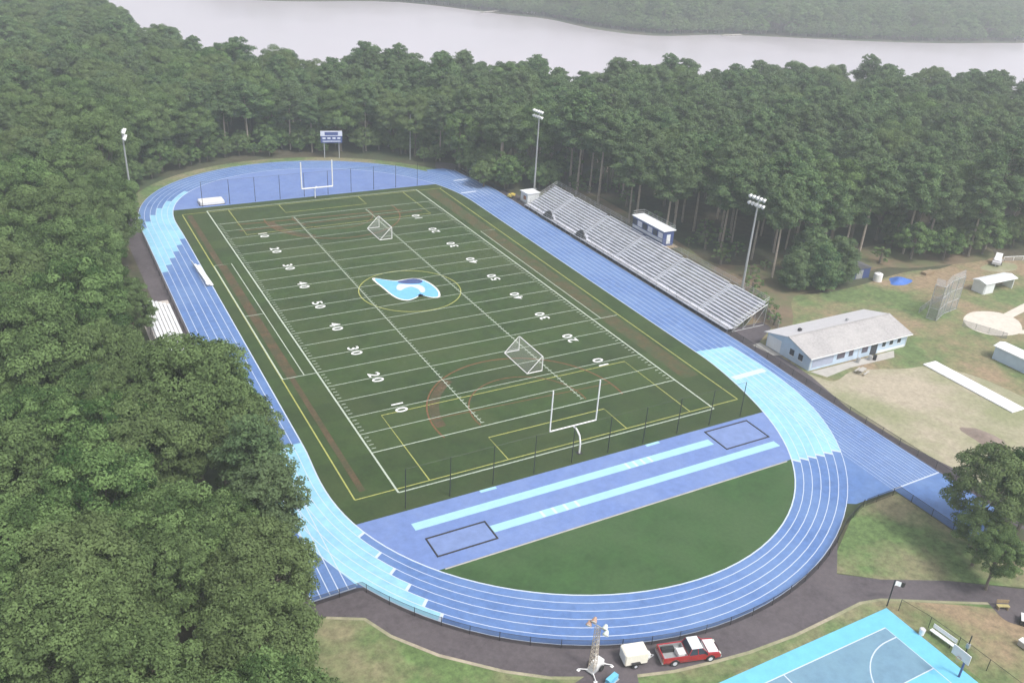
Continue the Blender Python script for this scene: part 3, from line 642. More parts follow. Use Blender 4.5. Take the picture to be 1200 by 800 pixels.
tag(bevel(MB().box((126, 24.6, .3), (3, 1.2, .55), .1).build('pallet_stack', M_WOOD), .05), 'low pale stack of boards on bare soil beyond the blue tarpaulin', 'stack')
# white cover, dugouts, backstop, trailer
o = bevel(MB().box((0, 0, .12), (3.0, 16.2, .2)).build('ground_cover', M_WHITE), .05); o.location = (91.6, -11.0, 0.01); o.rotation_euler = (0, 0, -.02)
tag(o, 'long white rectangular cover lying on the sandy ground', 'cover')
def dugout(loc, rz, Lx, D_, label, m_wall):
    t = thing('dugout', label, 'dugout', loc, rz)
    MB().box((0, D_ / 2, 1.1), (Lx, .2, 2.2)).build('wall', m_wall, t)
    for s in (-1, 1): MB().box((s * (Lx / 2 - .1), 0, 1.1), (.2, D_ - .2, 2.2)).build('wall', m_wall, t)
    MB().box((Lx * .32 * -1, -D_ / 2 + .1, 1.1), (Lx * .3, .16, 2.2)).build('wall', m_wall, t)
    o = MB().prism([(-D_ / 2 - .3, 2.35), (0, 2.75), (D_ / 2 + .3, 2.35), (D_ / 2 + .3, 2.22), (-D_ / 2 - .3, 2.22)], -Lx / 2 - .3, Lx / 2 + .3, 'x').build('roof', M_WHITEB, t)
    MB().box((0, D_ / 2 - .5, .45), (Lx - .6, .35, .08)).build('bench', M_WOOD, t); return t
dugout((131.8, 13.9, 0), -.02, 9.0, 2.6, 'white roofed dugout with open front beyond the diamond', M_WHITEB)
dugout((105.2, -9.6, 0), PI / 2 + .02, 7.4, 2.6, 'pale blue dugout with white roof at the right edge of the photo', M_LBLUE)
t = thing('backstop', 'tall grey chain link backstop behind the baseball diamond', 'backstop', (107.4, 8.0, 0))
pts = [(-.6, 1.6), (0, 0), (4.2, 1.6), (8.5, 2.2)]
for a, b_ in zip(pts, pts[1:]):
    MB().quad((*a, .05), (*b_, .05), (*b_, 6.6), (*a, 6.6)).add([(a[0], a[1], 6.6), (b_[0], b_[1], 6.6), (b_[0] + 1.2, b_[1] + 1.0, 7.4), (a[0] + 1.2, a[1] + .8, 7.4)], [(0, 1, 2, 3)]).build('chain_link', M_CHAING, t)
    for z in (.1, 2.2, 4.4, 6.6): MB().tube((*a, z), (*b_, z), .045, n=4).build('rail', M_GALV, t)
for p in pts + [(2.1, .8), (6.3, 1.9)]: MB().tube((*p, 0), (*p, 6.7), .08, n=5).build('post', M_GALV, t)
fence('diamond_fence', [(110.2, 4.6), (113, 1.8 - 4)], 1.2, 2.2, 'short low fence beside the diamond backstop', M_CHAING, M_GALV)
fence('diamond_fence', [(107.2, 11.6), (112, 13.2), (119, 14.4)], 1.2, 3, 'low grey fence running from the backstop towards the white dugout', M_CHAING, M_GALV)
t = thing('utility_trailer', 'small white trailer with a raised load parked at the far lawn edge', 'trailer', (145.5, 22.6, 0), .5)
MB().box((0, 0, .75), (3.4, 1.7, .5)).build('bed', M_LITROOF_WHITE, t); MB().box((.3, 0, 1.7), (2.4, 1.3, .14), 0, -.45).build('ramp', M_WHITE, t); MB().tube((-1.6, 0, .6), (-3, 0, .5), .06).build('tongue', M_GALV, t)
for s in (-1, 1): MB().tube((.2, s * .8, .35), (.2, s * 1.0, .35), .35, n=12).build('wheel', M_DARK, t)
fence('rail_fence', [(149, 23.4), (156, 21.4), (166, 18)], 1.0, 2.5, 'white rail fence at the forest edge, far right', M_CHAING, M_WHITE, pr=.07)
# equipment by the bleachers' far end
t = thing('ticket_booth', 'small white booth with a flat roof at the far end of the grandstand', 'booth', (70.6, 92.8, 0), .05)
wl = MB().box((0, 0, 1.2), (3.2, 3.0, 2.4)).build('wall', M_WHITEB, t); MB().box((0, 0, 2.5), (3.6, 3.4, .18)).build('roof', M_WHITEB, t); MB().box((-1.62, -.3, 1.3), (.05, 1.1, .9)).build('window', M_RUST, t)
t = thing('handcart', 'yellow handcart with small wheels beside the white booth', 'cart', (67.9, 96.9, 0), .4)
MB().box((0, 0, .7), (1.8, 1.0, .5)).build('bed', M_YELP, t); MB().path([(-.9, 0, .8), (-1.5, 0, 1.3)], .04).build('handle', M_GALV, t)
for s in (-1, 1): MB().tube((0, s * .5, .3), (0, s * .62, .3), .3, n=10).build('wheel', M_DARK, t)
def cart(loc, rz, label):
    t = thing('equipment_cart', label, 'cart', loc, rz, 'tarpaulin covered carts in front of the grandstand')
    o = mound('tarpaulin', 0, 0, 1.2, 2.9, 1.8, M_TARPBK, 0, 8); o.parent = t; o.location = (0, 0, .25)
    MB().box((0, 0, .3), (1.3, 4.0, .12)).build('frame', M_GALV, t); MB().box((.2, -1.2, .95), (.7, .9, .9), .2).build('crate', M_ALU2, t)
    for x in (-.6, .6):
        for y in (-1.5, 1.5): MB().tube((x - .06, y, .22), (x + .06, y, .22), .22, n=10).build('wheel', M_DARK, t)
cart((68.3, 80.0, .02), .12, 'black tarpaulin covered cart nearest the white booth'); cart((68.3, 66.6, .02), .1, 'black tarpaulin covered cart farther along the grandstand from the white booth')

# ------------------------------------------------------------------ red pickup and white trailer
t = thing('pickup_truck', 'red pickup truck with a grey open bed on the service road', 'pickup truck', (15.55, -35.55, .03), math.radians(-16)); TW = .98
def side_prof(): return [(-2.95, .52), (-2.95, 1.12), (-.35, 1.12), (-.35, 1.08), (1.55, 1.10), (2.75, 1.0), (2.92, .8), (2.92, .5), (2.35, .42)] + [(1.9 + .46 * math.cos(a), .42 + .46 * math.sin(a)) for a in (0.3, .8, 1.57, 2.3, 2.84)] + [(1.4, .42), (-1.25, .42)] + [(-1.75 + .46 * math.cos(a), .42 + .46 * math.sin(a)) for a in (.3, .8, 1.57, 2.3, 2.84)] + [(-2.3, .42)]
body = MB()
for s in (-1, 1): body.prism(side_prof(), s * TW, s * (TW - .1))
body.prism([(-.45, .4), (-.45, 1.10), (1.55, 1.10), (2.75, 1.0), (2.92, .8), (2.9, .5), (2.3, .9), (1.5, .9), (1.4, .4)], -TW + .1, TW - .1)
body.box((-2.9, 0, .82), (.09, 2 * TW - .2, .6)).box((-1.7, 0, .46), (2.5, 1.76, .06))
bd = body.build('body', M_REDP, t)
MB().box((-1.68, 0, .54), (2.35, 1.72, .06)).box((-.52, 0, .82), (.06, 1.72, .5)).box((-1.68, .87, .8), (2.4, .04, .5)).box((-1.68, -.87, .8), (2.4, .04, .5)).build('bed_liner', M_GALV, t)
cab = MB(); lo, hi, zc, zt = (-.42, 1.62), (-.1, .95), 1.09, 1.72; a_, b_ = TW - .04, TW - .22
cab.add([(lo[0], -a_, zc), (lo[1], -a_, zc), (lo[1], a_, zc), (lo[0], a_, zc), (hi[0], -b_, zt), (hi[1], -b_, zt), (hi[1], b_, zt), (hi[0], b_, zt)], [(0, 1, 5, 4), (1, 2, 6, 5), (2, 3, 7, 6), (3, 0, 4, 7)])
cab.build('cab_windows', M_GLASS, t)
rf = MB().box(((hi[0] + hi[1]) / 2, 0, zt + .03), (hi[1] - hi[0] + .08, 2 * b_ + .06, .07)).build('cab_roof', M_WHITEB, t); bevel(rf, .03)  # roof coloured white for the bright sky reflected on red paint
hd = MB().prism([(1.66, 1.10), (2.72, 1.01), (2.72, 1.03), (1.66, 1.125)], -.80, .80).build('bonnet_sky_sheen', M_WHITEB, t)  # white sheet over the red bonnet, sky reflection painted on
pl = MB()
for s in (-1, 1):
    for xa, xb in ((lo[0], hi[0]), (lo[1], hi[1]), (.55, .5)): pl.tube((xa, s * a_, zc), (xb, s * b_, zt), .045, n=5)
pl.build('pillar', M_REDP, t)
for x in (-1.75, 1.9):
    for s in (-1, 1):
        w_ = MB().tube((x, s * .78, .38), (x, s * 1.0, .38), .38, n=18).build('wheel', M_DARK, t)
        MB().tube((x, s * .99, .38), (x, s * 1.015, .38), .22, n=12).build('rim', M_ALU, w_)
for s in (-1, 1):
    MB().box((.55, s * (TW + .003), .78), (.025, .012, .56)).box((-.38, s * (TW + .003), .78), (.025, .012, .56)).box((1.45, s * (TW + .003), .80), (.025, .012, .5)).box((-1.2, s * (TW + .003), .56), (3.2, .012, .05)).build('door_seam', M_BLACK, t)
MB().box((2.97, 0, .5), (.14, 1.9, .22)).build('front_bumper', M_GALV, t); MB().box((-3.0, 0, .5), (.14, 1.9, .2)).build('rear_bumper', M_GALV, t)
MB().box((2.93, 0, .76), (.06, 1.1, .22)).build('grille', M_BLACK, t)
for s in (-1, 1): MB().box((2.9, s * .75, .78), (.1, .32, .2)).build('headlight', M_LENS, t); MB().box((-2.97, s * .88, .85), (.06, .16, .34)).build('tail_light', M_RUST, t); MB().box((1.35, s * 1.08, 1.2), (.12, .2, .16)).build('wing_mirror', M_BLACK, t)
rz = math.radians(-16)
def truck_pt(x, y, z): return (15.55 + x * math.cos(rz) - y * math.sin(rz), -35.55 + x * math.sin(rz) + y * math.cos(rz), z)
o = bevel(MB().box((0, 0, .3), (.75, .8, .55)).build('storage_box', M_WHITE), .03); o.location = truck_pt(-.95, -.2, .60); o.rotation_euler = (0, 0, rz); tag(o, 'white box in the bed of the red pickup', 'box')
o = bevel(MB().box((0, 0, .2), (1.3, .5, .4)).build('tool_crate', M_TARPBK), .03); o.location = truck_pt(-2.0, .5, .60); o.rotation_euler = (0, 0, rz); tag(o, 'dark crate along the far side of the pickup bed', 'crate')
t = thing('enclosed_trailer', 'small cream white box trailer hitched behind the red pickup', 'trailer', (10.35, -33.75, .03), math.radians(-14))
bevel(MB().box((0, 0, 1.0), (2.3, 1.55, 1.3)).build('box', mat('cream_paint', (.80, .76, .66), .5, .05, 2), t), .06)
MB().box((0, 0, .32), (2.35, 1.4, .1)).build('chassis', M_BLACK, t); MB().tube((1.1, .5, .36), (2.1, 0, .42), .05).tube((1.1, -.5, .36), (2.1, 0, .42), .05).build('tongue', M_GALV, t)
MB().box((1.45, 0, .6), (.4, .5, .45)).build('tongue_box', M_WHITE, t); MB().box((-1.17, 0, 1.0), (.04, 1.3, 1.1)).build('rear_door', M_WHITEB, t)
for s in (-1, 1): w_ = MB().tube((-.1, s * .78, .3), (-.1, s * .95, .3), .3, n=14).build('wheel', M_DARK, t); MB().tube((-.1, s * .94, .3), (-.1, s * .965, .3), .15, n=10).build('rim', M_ALU, w_); MB().box((-.1, s * .88, .68), (.9, .26, .05)).build('mudguard', M_BLACK, t)
# portable light tower
t = thing('light_tower', 'white lattice light tower with two lamp clusters beside the trailer', 'light tower', (6.6, -32.9, .03), .35)
bevel(MB().box((.25, 0, .55), (1.2, .8, .6)).build('generator', M_WHITE, t), .05)
MB().box((0, 0, .22), (2.0, .9, .1)).build('chassis', M_GALV, t)
M_LAMPB = mat('lamp_brown', (.42, .27, .2), .6, .25, 5); lt = MB(); hw = .22
for i in range(10):
    z0, z1 = .4 + i * .52, .92 + i * .52; k0 = hw * (1.3 - i * .05); k1 = hw * (1.3 - (i + 1) * .05); P0 = [(-.5 + a * k0, b__ * k0, z0) for a, b__ in ((-1, -1), (1, -1), (1, 1), (-1, 1))]; P1 = [(-.5 + a * k1, b__ * k1, z1) for a, b__ in ((-1, -1), (1, -1), (1, 1), (-1, 1))]
    for j in range(4): lt.tube(P0[j], P1[j], .035, n=4).tube(P0[j], P1[(j + 1) % 4], .022, n=4).tube(P1[j], P1[(j + 1) % 4], .022, n=4)
lt.build('mast', mat('mast_tan', (.55, .48, .40), .6, .2, 5), t)
MB().tube((-.5, -1.1, 5.7), (-.5, 1.1, 5.7), .05, n=6).build('crossarm', M_GALV, t)
for x, y, z, mm in ((-.65, -1.0, 5.75, M_LENS), (-.35, -.65, 6.0, M_LENS), (-.65, .9, 5.6, M_LAMPB), (-.3, .6, 6.0, M_LAMPB)):
    lm = MB().tube((x + .2, y, z + .1), (x - .2, y - .1, z - .15), .12, .31, 12).build('lamp', mm, t); MB().tube((x - .2, y - .1, z - .15), (x - .23, y - .11, z - .17), .28, n=12).build('lens', M_LENS if mm is M_LENS else M_WHITE, lm)
for sx, sy in ((-1, -1), (1, -1), (1, 1), (-1, 1)): MB().path([(sx * .8, sy * .3, .25), (sx * 1.3, sy * 1.0, .2), (sx * 1.3, sy * 1.0, 0)], .05, 5).box((sx * 1.3, sy * 1.0, .02), (.3, .3, .04)).build('outrigger', M_WHITE, t)
for s in (-1, 1): MB().tube((.2, s * .5, .3), (.2, s * .66, .3), .3, n=12).build('wheel', M_DARK, t)
t = thing('road_barrier', 'pale blue board leaning by the road at the bottom edge', 'board', (7.1, -34.9, .03), .3); MB().box((0, 0, .35), (1.3, .5, .6)).build('panel', M_CYAN, t); MB().box((0, 0, .04), (1.5, .7, .06)).build('foot', M_GALV, t)

# court furniture
t = thing('basketball_hoop', 'basketball hoop with white backboard at the court edge', 'basketball hoop', (37.9, -49.0, .04))
MB().path([(0, 0, 0), (0, 0, 2.4), (-1.0, 0, 3.2)], .11, 8).build('post', M_NAVY, t); MB().box((-1.1, 0, 3.4), (.08, 1.83, 1.1)).build('backboard', M_WHITE, t)
MB().path([(-1.37 + .23 * math.cos(a * PI / 8), .23 * math.sin(a * PI / 8), 3.05) for a in range(17)], .02, 5).build('rim', M_RUST, t)
MB().tube((-1.37, 0, 3.03), (-1.37, 0, 2.6), .22, .14, 10).build('net', M_GNET, t)
t = thing('flag_pole', 'dark pole with a black and white flag at the court corner', 'flag pole', (39.3, -39.2, .02))
MB().tube((0, 0, 0), (.2, .1, 3.4), .07, n=6).build('pole', M_BLACK, t)
fg = MB(); N_ = 6
for i in range(N_):
    a, b_ = i / N_, (i + 1) / N_; f = lambda u: (.2 + 1.6 * u, -.25 * u + .12 * math.sin(7 * u), 3.3 - .65 * u)
    p, q = f(a), f(b_); fg.quad(p, q, (q[0], q[1], q[2] - .6), (p[0], p[1], p[2] - .6))
o = fg.build('flag', M_WHITE, t); o.data.materials.append(M_BLACK)
for i, p in enumerate(o.data.polygons): p.material_index = 1 if i >= 3 else 0
so = o.modifiers.new('thick', 'SOLIDIFY'); so.thickness = .02
fence('court_fence', [(39.9, -40.2), (40.6, -43), (41.0, -47.6), (41.3, -56)], 1.5, 3.2, 'thin fence posts along the right side of the basketball court', M_NET, M_BLACK)
t = thing('bench', 'white bench with backrest beside the basketball court', 'bench', (40.4, -45.1, .02), .08)
MB().box((0, 0, .45), (.5, 2.6, .08)).build('seat', M_WHITE, t); MB().box((.3, 0, .85), (.08, 2.6, .45)).build('backrest', M_WHITE, t)
for y in (-1, 1): MB().path([(-.2, y, 0), (-.2, y, .42), (.3, y, .42), (.34, y, 1.0)], .035, 5).tube((.3, y, 0), (.3, y, .42), .035, n=5).build('leg', M_BLACK, t)
t = thing('speaker_post', 'dark post with a small box beside the basketball hoop', 'post', (40.5, -47.6, .02)); MB().tube((0, 0, 0), (0, 0, 2.9), .06, n=6).build('pole', M_BLACK, t); MB().box((0, 0, 1.6), (.3, .3, .5)).build('box', M_GALV, t)
t = thing('waste_bin', 'small white bin at the edge of the basketball court', 'bin', (39.2, -43.6, .03)); MB().tube((0, 0, 0), (0, 0, .7), .25, .3, 10).build('barrel', M_WHITE, t); MB().tube((0, 0, .7), (0, 0, .78), .32, .25, 10).build('lid', M_LITROOF_WHITE, t)
t = thing('bench', 'yellow and brown bench by the road under the right edge tree', 'bench', (50.4, -44.9, .02), -.5)
MB().box((0, 0, .45), (1.3, .4, .08)).build('seat', mat('yellow_faded', (.42, .36, .16), .8, .15, 3), t); MB().box((0, .3, .8), (1.3, .08, .4)).build('backrest', M_WOOD, t)
for s in (-1, 1): MB().box((s * .5, 0, .2), (.1, .5, .42)).build('leg', M_WOOD, t)
for i, (x, y, m_, lb) in enumerate(((50.6, -47.2, M_BLACK, 'dark equipment case on the asphalt at the right edge'), (47.4, -49.5, M_CONC, 'pale equipment case on the dry grass at the right edge'))):
    t = thing('equipment_case', lb, 'case', (x, y, .03), .6 + i); bevel(MB().box((0, 0, .35), (1.3, .7, .6)).build('body', m_, t), .04); MB().box((0, 0, .69), (1.34, .74, .08)).build('lid', M_WHITE, t)

# ------------------------------------------------------------------ TREES
L_OAK = leaf_mat('leaf_broad', (.036, .082, .026), (.195, .305, .112), (.150, .195, .085))
L_PINE = leaf_mat('leaf_pine', (.040, .088, .040), (.180, .275, .120), (.125, .170, .085))
def leaf_mesh(name, cen, nrm, size, asp, tone, m):
    n = len(cen); rng = np.random.default_rng(len(cen))
    r = rng.normal(size=(n, 3)); u = np.cross(nrm, r); u /= np.linalg.norm(u, axis=1, keepdims=True) + 1e-9; v = np.cross(nrm, u)
    s = size[:, None]; k = rng.uniform(.7, 1.3, (n, 4, 1))
    P = np.stack([cen - u * s * asp * k[:, 0], cen - v * s * k[:, 1], cen + u * s * asp * k[:, 2], cen + v * s * k[:, 3]], 1).reshape(-1, 3)
    me = bpy.data.meshes.new(name); me.vertices.add(4 * n); me.vertices.foreach_set('co', P.ravel().astype('f'))
    me.loops.add(4 * n); me.loops.foreach_set('vertex_index', np.arange(4 * n, dtype='i'))
    me.polygons.add(n); me.polygons.foreach_set('loop_start', np.arange(0, 4 * n, 4, dtype='i'))
    me.update(calc_edges=True); a = me.attributes.new('tone', 'FLOAT', 'FACE'); a.data.foreach_set('value', tone.astype('f')); me.materials.append(m); me.validate(); return me
def make_oak(seed, H=15., R=5.0, z0=4.0, nl=120, per=900, ls=.12):
    rnd = np.random.default_rng(seed); cz = (H + z0) / 2 + .4; hz = (H - z0) / 2; c = []; nn = []; tn = []; lobes = []
    g = (1 + 5 ** .5) / 2
    for i in range(nl):
        z = 1 - 1.75 * (i + .5) / nl; th = 2 * PI * i / g + rnd.uniform(-.5, .5); rr = math.sqrt(max(0, 1 - z * z)); k = rnd.uniform(.58, .96)
        p = np.array([R * k * rr * math.cos(th), R * k * rr * math.sin(th), cz + hz * k * z]); lr = rnd.uniform(.65, 1.25) * R / 5
        lobes.append((p, lr)); m = int(per * lr * lr / 2.2); d = rnd.normal(size=(m, 3)); d /= np.linalg.norm(d, axis=1, keepdims=True)
        d[:, 2] = np.abs(d[:, 2]) * .9 - .35 * (rnd.random(m) < .35); d /= np.linalg.norm(d, axis=1, keepdims=True)
        rad_ = lr * (.55 + .55 * rnd.random(m) ** .6)[:, None] * (1 + .14 * np.sin(d[:, 0:1] * 5 + i) * np.cos(d[:, 1:2] * 6 + i)); pos = p + d * rad_ * np.array([1, 1, .8]); c.append(pos)
        q = d + rnd.normal(size=(m, 3)) * .45 + np.array([0, 0, .25]); nn.append(q / np.linalg.norm(q, axis=1, keepdims=True))
        tn.append(np.clip(rnd.uniform(0, 1) + rnd.normal(size=m) * .2, 0, 1))
    c = np.concatenate(c); nn = np.concatenate(nn); tn = np.concatenate(tn)
    crown = leaf_mesh('crown', c, nn, rnd.uniform(.55, 1.45, len(c)) * ls, .62, tn, L_OAK)
    mb = MB(); mb.tube((0, 0, -.3), (.1, 0, z0 * .6), .34, .26, 7).tube((.1, 0, z0 * .6), (0, .1, cz), .26, .14, 7)
    for p, lr in lobes[::9]: mb.tube((.05, .05, z0 * .8 + rnd.uniform(0, 3)), tuple(p), .11, .04, 5)
    return mb, crown
def make_pine(seed, H=19., R=3.9, z0=8.0, ls=.19, dens=120):
    rnd = np.random.default_rng(seed); c = []; nn = []; tn = []; mb = MB(); lean = rnd.uniform(-.5, .5, 2)
    mb.tube((0, 0, -.3), (lean[0] * .5, lean[1] * .5, H * .55), .25, .17, 7).tube((lean[0] * .5, lean[1] * .5, H * .55), (lean[0], lean[1], H - .6), .17, .04, 6)
    nw = 12
    for i in range(nw):
        t = i / (nw - 1); z = z0 + (H - z0 - .8) * t; Lb = R * (1 - t) ** .62 * (.60 + .40 * min(1, t * 3.5)) + .25; nb_ = 5 if t < .8 else 4; a0 = rnd.uniform(0, 6.3)
        for j in range(nb_):
            a = a0 + 2 * PI * j / nb_ + rnd.uniform(-.35, .35); l_ = Lb * rnd.uniform(.65, 1.15); rise = .12 + .5 * t
            o = np.array([lean[0] * z / H, lean[1] * z / H, z]); tip = o + np.array([math.cos(a) * l_, math.sin(a) * l_, l_ * rise])
            mb.tube(tuple(o), tuple(tip), .05, .02, 4); tone = rnd.uniform(.1, .9)
            for f in ((.45, .75, 1.0) if l_ > 1.8 else (.6, 1.0)):
                p = o + (tip - o) * f + np.array([0, 0, .15]); cr = rnd.uniform(.9, 1.5) * (.42 + .68 * l_ / R); m = int(dens * cr * cr)
                d = rnd.normal(size=(m, 3)); d /= np.linalg.norm(d, axis=1, keepdims=True); d[:, 2] = np.abs(d[:, 2]) - .25 * (rnd.random(m) < .4)
                c.append(p + d * cr * np.array([1, 1, .72]) * rnd.uniform(.5, 1.1, m)[:, None]); q = d + rnd.normal(size=(m, 3)) * .5 + np.array([0, 0, .4]); nn.append(q / np.linalg.norm(q, axis=1, keepdims=True))
                tn.append(np.clip(tone + rnd.normal(size=m) * .2, 0, 1))
    c = np.concatenate(c); nn = np.concatenate(nn); tn = np.concatenate(tn)
    return mb, leaf_mesh('crown', c, nn, rnd.uniform(.7, 1.35, len(c)) * ls, .55, tn, L_PINE)
def proto(kind, mb, crown, bark):
    tr = mb.build('trunk', bark); tm = tr.data; bpy.data.objects.remove(tr); return (kind, tm, crown)
PROT = {}
for i in range(5): mb, cr = make_oak(20 + i, H=15, R=[5.6, 5.0, 6.0, 4.6, 5.3][i]); PROT['oak%d' % i] = proto('broadleaf_tree', mb, cr, M_TRUNKO)
for i in range(5): mb, cr = make_pine(40 + i, H=19, R=[4.6, 5.0, 4.2, 4.8, 5.3][i], z0=[9.8, 8.8, 10.6, 8.2, 9.4][i]); PROT['pine%d' % i] = proto('pine_tree', mb, cr, M_TRUNKP)
mb, cr = make_oak(77, H=3.2, R=1.9, z0=.1, nl=16, per=900, ls=.13); PROT['shrub'] = proto('shrub', mb, cr, M_TRUNKO)

mb, cr = make_pine(91, H=9, R=3.4, z0=.7, ls=.17, dens=170); PROT['evergreen'] = proto('evergreen_bush', mb, cr, M_TRUNKP)
mb, cr = make_oak(55, H=6.5, R=3.6, z0=.3, nl=60, per=900, ls=.135); PROT['thicket'] = proto('thicket', mb, cr, M_TRUNKO)
def plant(key, x, y, s, rz, label, cat, group=None, sz=1.0):
    k, tm, cm = PROT[key]; r = thing(k, label, cat, (x, y, 0), rz, group); r.scale = (s, s, s * sz)
    for nm, me in (('trunk', tm), ('crown', cm)): o = bpy.data.objects.new(nm, me); C.objects.link(o); o.parent = r
    return r
def inside(p, poly):
    x, y = p; c = False; n = len(poly); j = n - 1
    for i in range(n):
        xi, yi = poly[i][:2]; xj, yj = poly[j][:2]
        if (yi > y) != (yj > y) and x < (xj - xi) * (y - yi) / (yj - yi) + xi: c = not c
        j = i
    return c
def proj(x, y, z=0):
    d = (x - CP[0], y - CP[1], z - CP[2]); f = sum(a * b for a, b in zip(d, FW))
    if f < 1: return None
    return 600 + FPX * sum(a * b for a, b in zip(d, RT)) / f, 400 - FPX * sum(a * b for a, b in zip(d, UP)) / f, f
wood_left = [(-17.5, -14), (-17.2, 20), (-17.6, 38), (-30, 40), (-27, 48), (-24.8, 60), (-21.8, 72), (-20.8, 84), (-19.5, 96), (-19.5, 106), (-18, 118), (-12.5, 131), (-4.5, 140), (4, 145.3), (14, 148), (27, 148.6), (41, 146.5), (50, 142), (58, 136), (61, 131), (64.5, 126), (66.4, 108), (72, 101), (80, 99.5),
    (84, 95), (84.5, 72), (85.2, 50), (86.4, 36), (88.6, 30), (97, 28.5), (106, 32), (113, 31), (122, 29.5), (131, 28.5), (143, 28.5), (153, 26.5), (166, 22), (190, 6), (260, -60), (330, 20), (300, 56), (262, 105), (225, 136), (170, 154), (108, 166), (78, 182), (50, 199), (30, 218), (11, 294), (0, 395), (-22, 510), (-60, 640), (-190, 560), (-230, 200), (-110, -30), (-52, -66), (-21.5, -40)]
far_wood = [(p[0] + 1, p[1] + 9) for p in far_bank if p[0] < 1100][::-1]
far_wood = [(20, 735), (104, 493), (177, 487), (208, 470), (240, 424), (260, 401), (268, 358), (290, 335), (334, 332), (404, 302), (459, 287), (527, 279), (702, 244), (900, 300), (760, 700), (400, 800), (100, 820)]
rnd = random.Random(11)
def scatter(poly, sp, seed, jit=.42):
    rr = random.Random(seed); xs = [p[0] for p in poly]; ys = [p[1] for p in poly]; pts = []; y = min(ys); row = 0
    while y < max(ys):
        x = min(xs) + (row % 2) * sp / 2
        while x < max(xs):
            p = (x + rr.uniform(-jit, jit) * sp, y + rr.uniform(-jit, jit) * sp)
            if inside(p, poly): pts.append(p)
            x += sp
        y += sp * .87; row += 1
    return pts
def seen(x, y, h):
    a = proj(x, y, h)
    if not a: return None
    if -70 < a[0] < 1270 and -60 < a[1] < 900: return a
    return None
def edge_dist(p, poly):
    v = Vector(p); d = 1e9
    for i in range(len(poly)):
        a, b_ = Vector(poly[i - 1]), Vector(poly[i]); ab = b_ - a; t_ = max(0, min(1, (v - a).dot(ab) / ab.length_squared)); d = min(d, (a + ab * t_ - v).length)
    return d
trees = []
for p in [q for q in scatter(wood_left, 7.9, 5) if q[0] > -12 or q[1] > 110] + [q for q in scatter(wood_left, 7.5, 6) if q[0] <= -12 and q[1] <= 110]:
    a = seen(p[0], p[1], 14)
    if not a: continue
    x, y = p; left = x < -15
    pine_p = .12 if left and y < 95 else (.45 if x < 60 else .72)
    if x < -15 and y > 150: pine_p = .2
    key = ('pine%d' if rnd.random() < pine_p else 'oak%d') % rnd.randrange(5)
    if x > 80 and y < 98 and edge_dist(p, wood_left) < 9: key = 'pine%d' % rnd.randrange(5)
    big = key.startswith('pine')
    if left: s = rnd.uniform(.76, 1.12) * (1.0 if y < 90 else .95); s *= (.92 if big else 1)
    elif x > 60: s = rnd.uniform(.85, 1.08) * (.98 if big else 1.08)
    else: s = rnd.uniform(.85, 1.08) * (.90 if big else 1.02)
    if x > 84 and x < 180 and y < 110 : s *= (1.05 if big else 1.0)
    s *= rnd.choice((1.0, 1.06, 1.13, 1.2) if not left or y > 100 else (.95, 1.0, 1.08, 1.15)); trees.append([x, y, key, s, rnd.uniform(0, 6.28), a[2]])
# hand placed trees where the silhouette matters
for x, y, key, s in ((-16.9, 21.0, 'oak1', .80), (-16.6, 13.5, 'oak3', .90), (-17.0, 6.0, 'oak0', .88), (-16.9, -2.5, 'pine3', .86), (-17.2, -9.5, 'pine4', .80), (-20.4, -17.5, 'oak2', .88), (-22.4, -25.5, 'oak4', .92), (-23.8, -33.5, 'oak1', .95), (-19.4, 96.0, 'oak1', .97), (-30.5, 34, 'oak2', .8), (-21.6, 50.5, 'oak3', .56), (-21.8, 58.5, 'oak1', .52), (-33, -37, 'oak0', 1.0), (-26.5, -37.5, 'oak2', .9), (-26.5, -10, 'oak4', .98), (-31.5, -27, 'oak3', 1.0)):
    trees = [q for q in trees if (q[0] - x) ** 2 + (q[1] - y) ** 2 > 13]
    trees.append([x, y, key, s, rnd.uniform(0, 6.28), 50.])
CLEAR = [(-24.8, 25.0), (-14, 25.0), (-14, 50), (-24.8, 50)]      # open ground in front of the small bleachers
trees = [q for q in trees if not inside(q[:2], CLEAR)]
def score(q):
    x, y = q[0], q[1]; e = edge_dist((x, y), wood_left); a = proj(x, y, 15)
    return (1.7 if e < 7 and y < 150 else 1.0) / a[2]
trees.sort(key=score, reverse=True)
indiv, rest = trees[:296], trees[296:]
def zone(q):
    x, y, key = q[0], q[1], q[2]; k = 'pine' if key[0] == 'p' else 'broadleaf tree'; e = edge_dist((x, y), wood_left) < 6.5
    if x < -15 and y < 10: zn = 'near left woods' + (' beside the track' if e and x > -25 else ', lower left of the photo')
    elif x < -15 and y < 66: zn = 'left woods' + (' overhanging the left straight' if e and x > -25 else ' behind the small bleachers')
    elif x < 0: zn = 'woods left of the far bend' if y < 150 else 'woods stretching to the river, upper left'
    elif x < 66: zn = 'woods behind the far bend' + (', in the front row' if e else '')
    elif y > 60 or x < 84: zn = 'woods behind the far grandstand half' + (', in the front row' if e else '')
    elif x < 104: zn = 'woods behind the near grandstand half' + (', in the front row' if e else '')
    else: zn = 'woods behind the baseball lawn' + (', in the front row' if e else '')
    return k, zn
ORD = 'first second third fourth fifth sixth seventh eighth ninth tenth eleventh twelfth thirteenth fourteenth fifteenth sixteenth seventeenth eighteenth nineteenth twentieth'.split()
cnt = {}
indiv.sort(key=lambda q: proj(q[0], q[1], 0)[0])
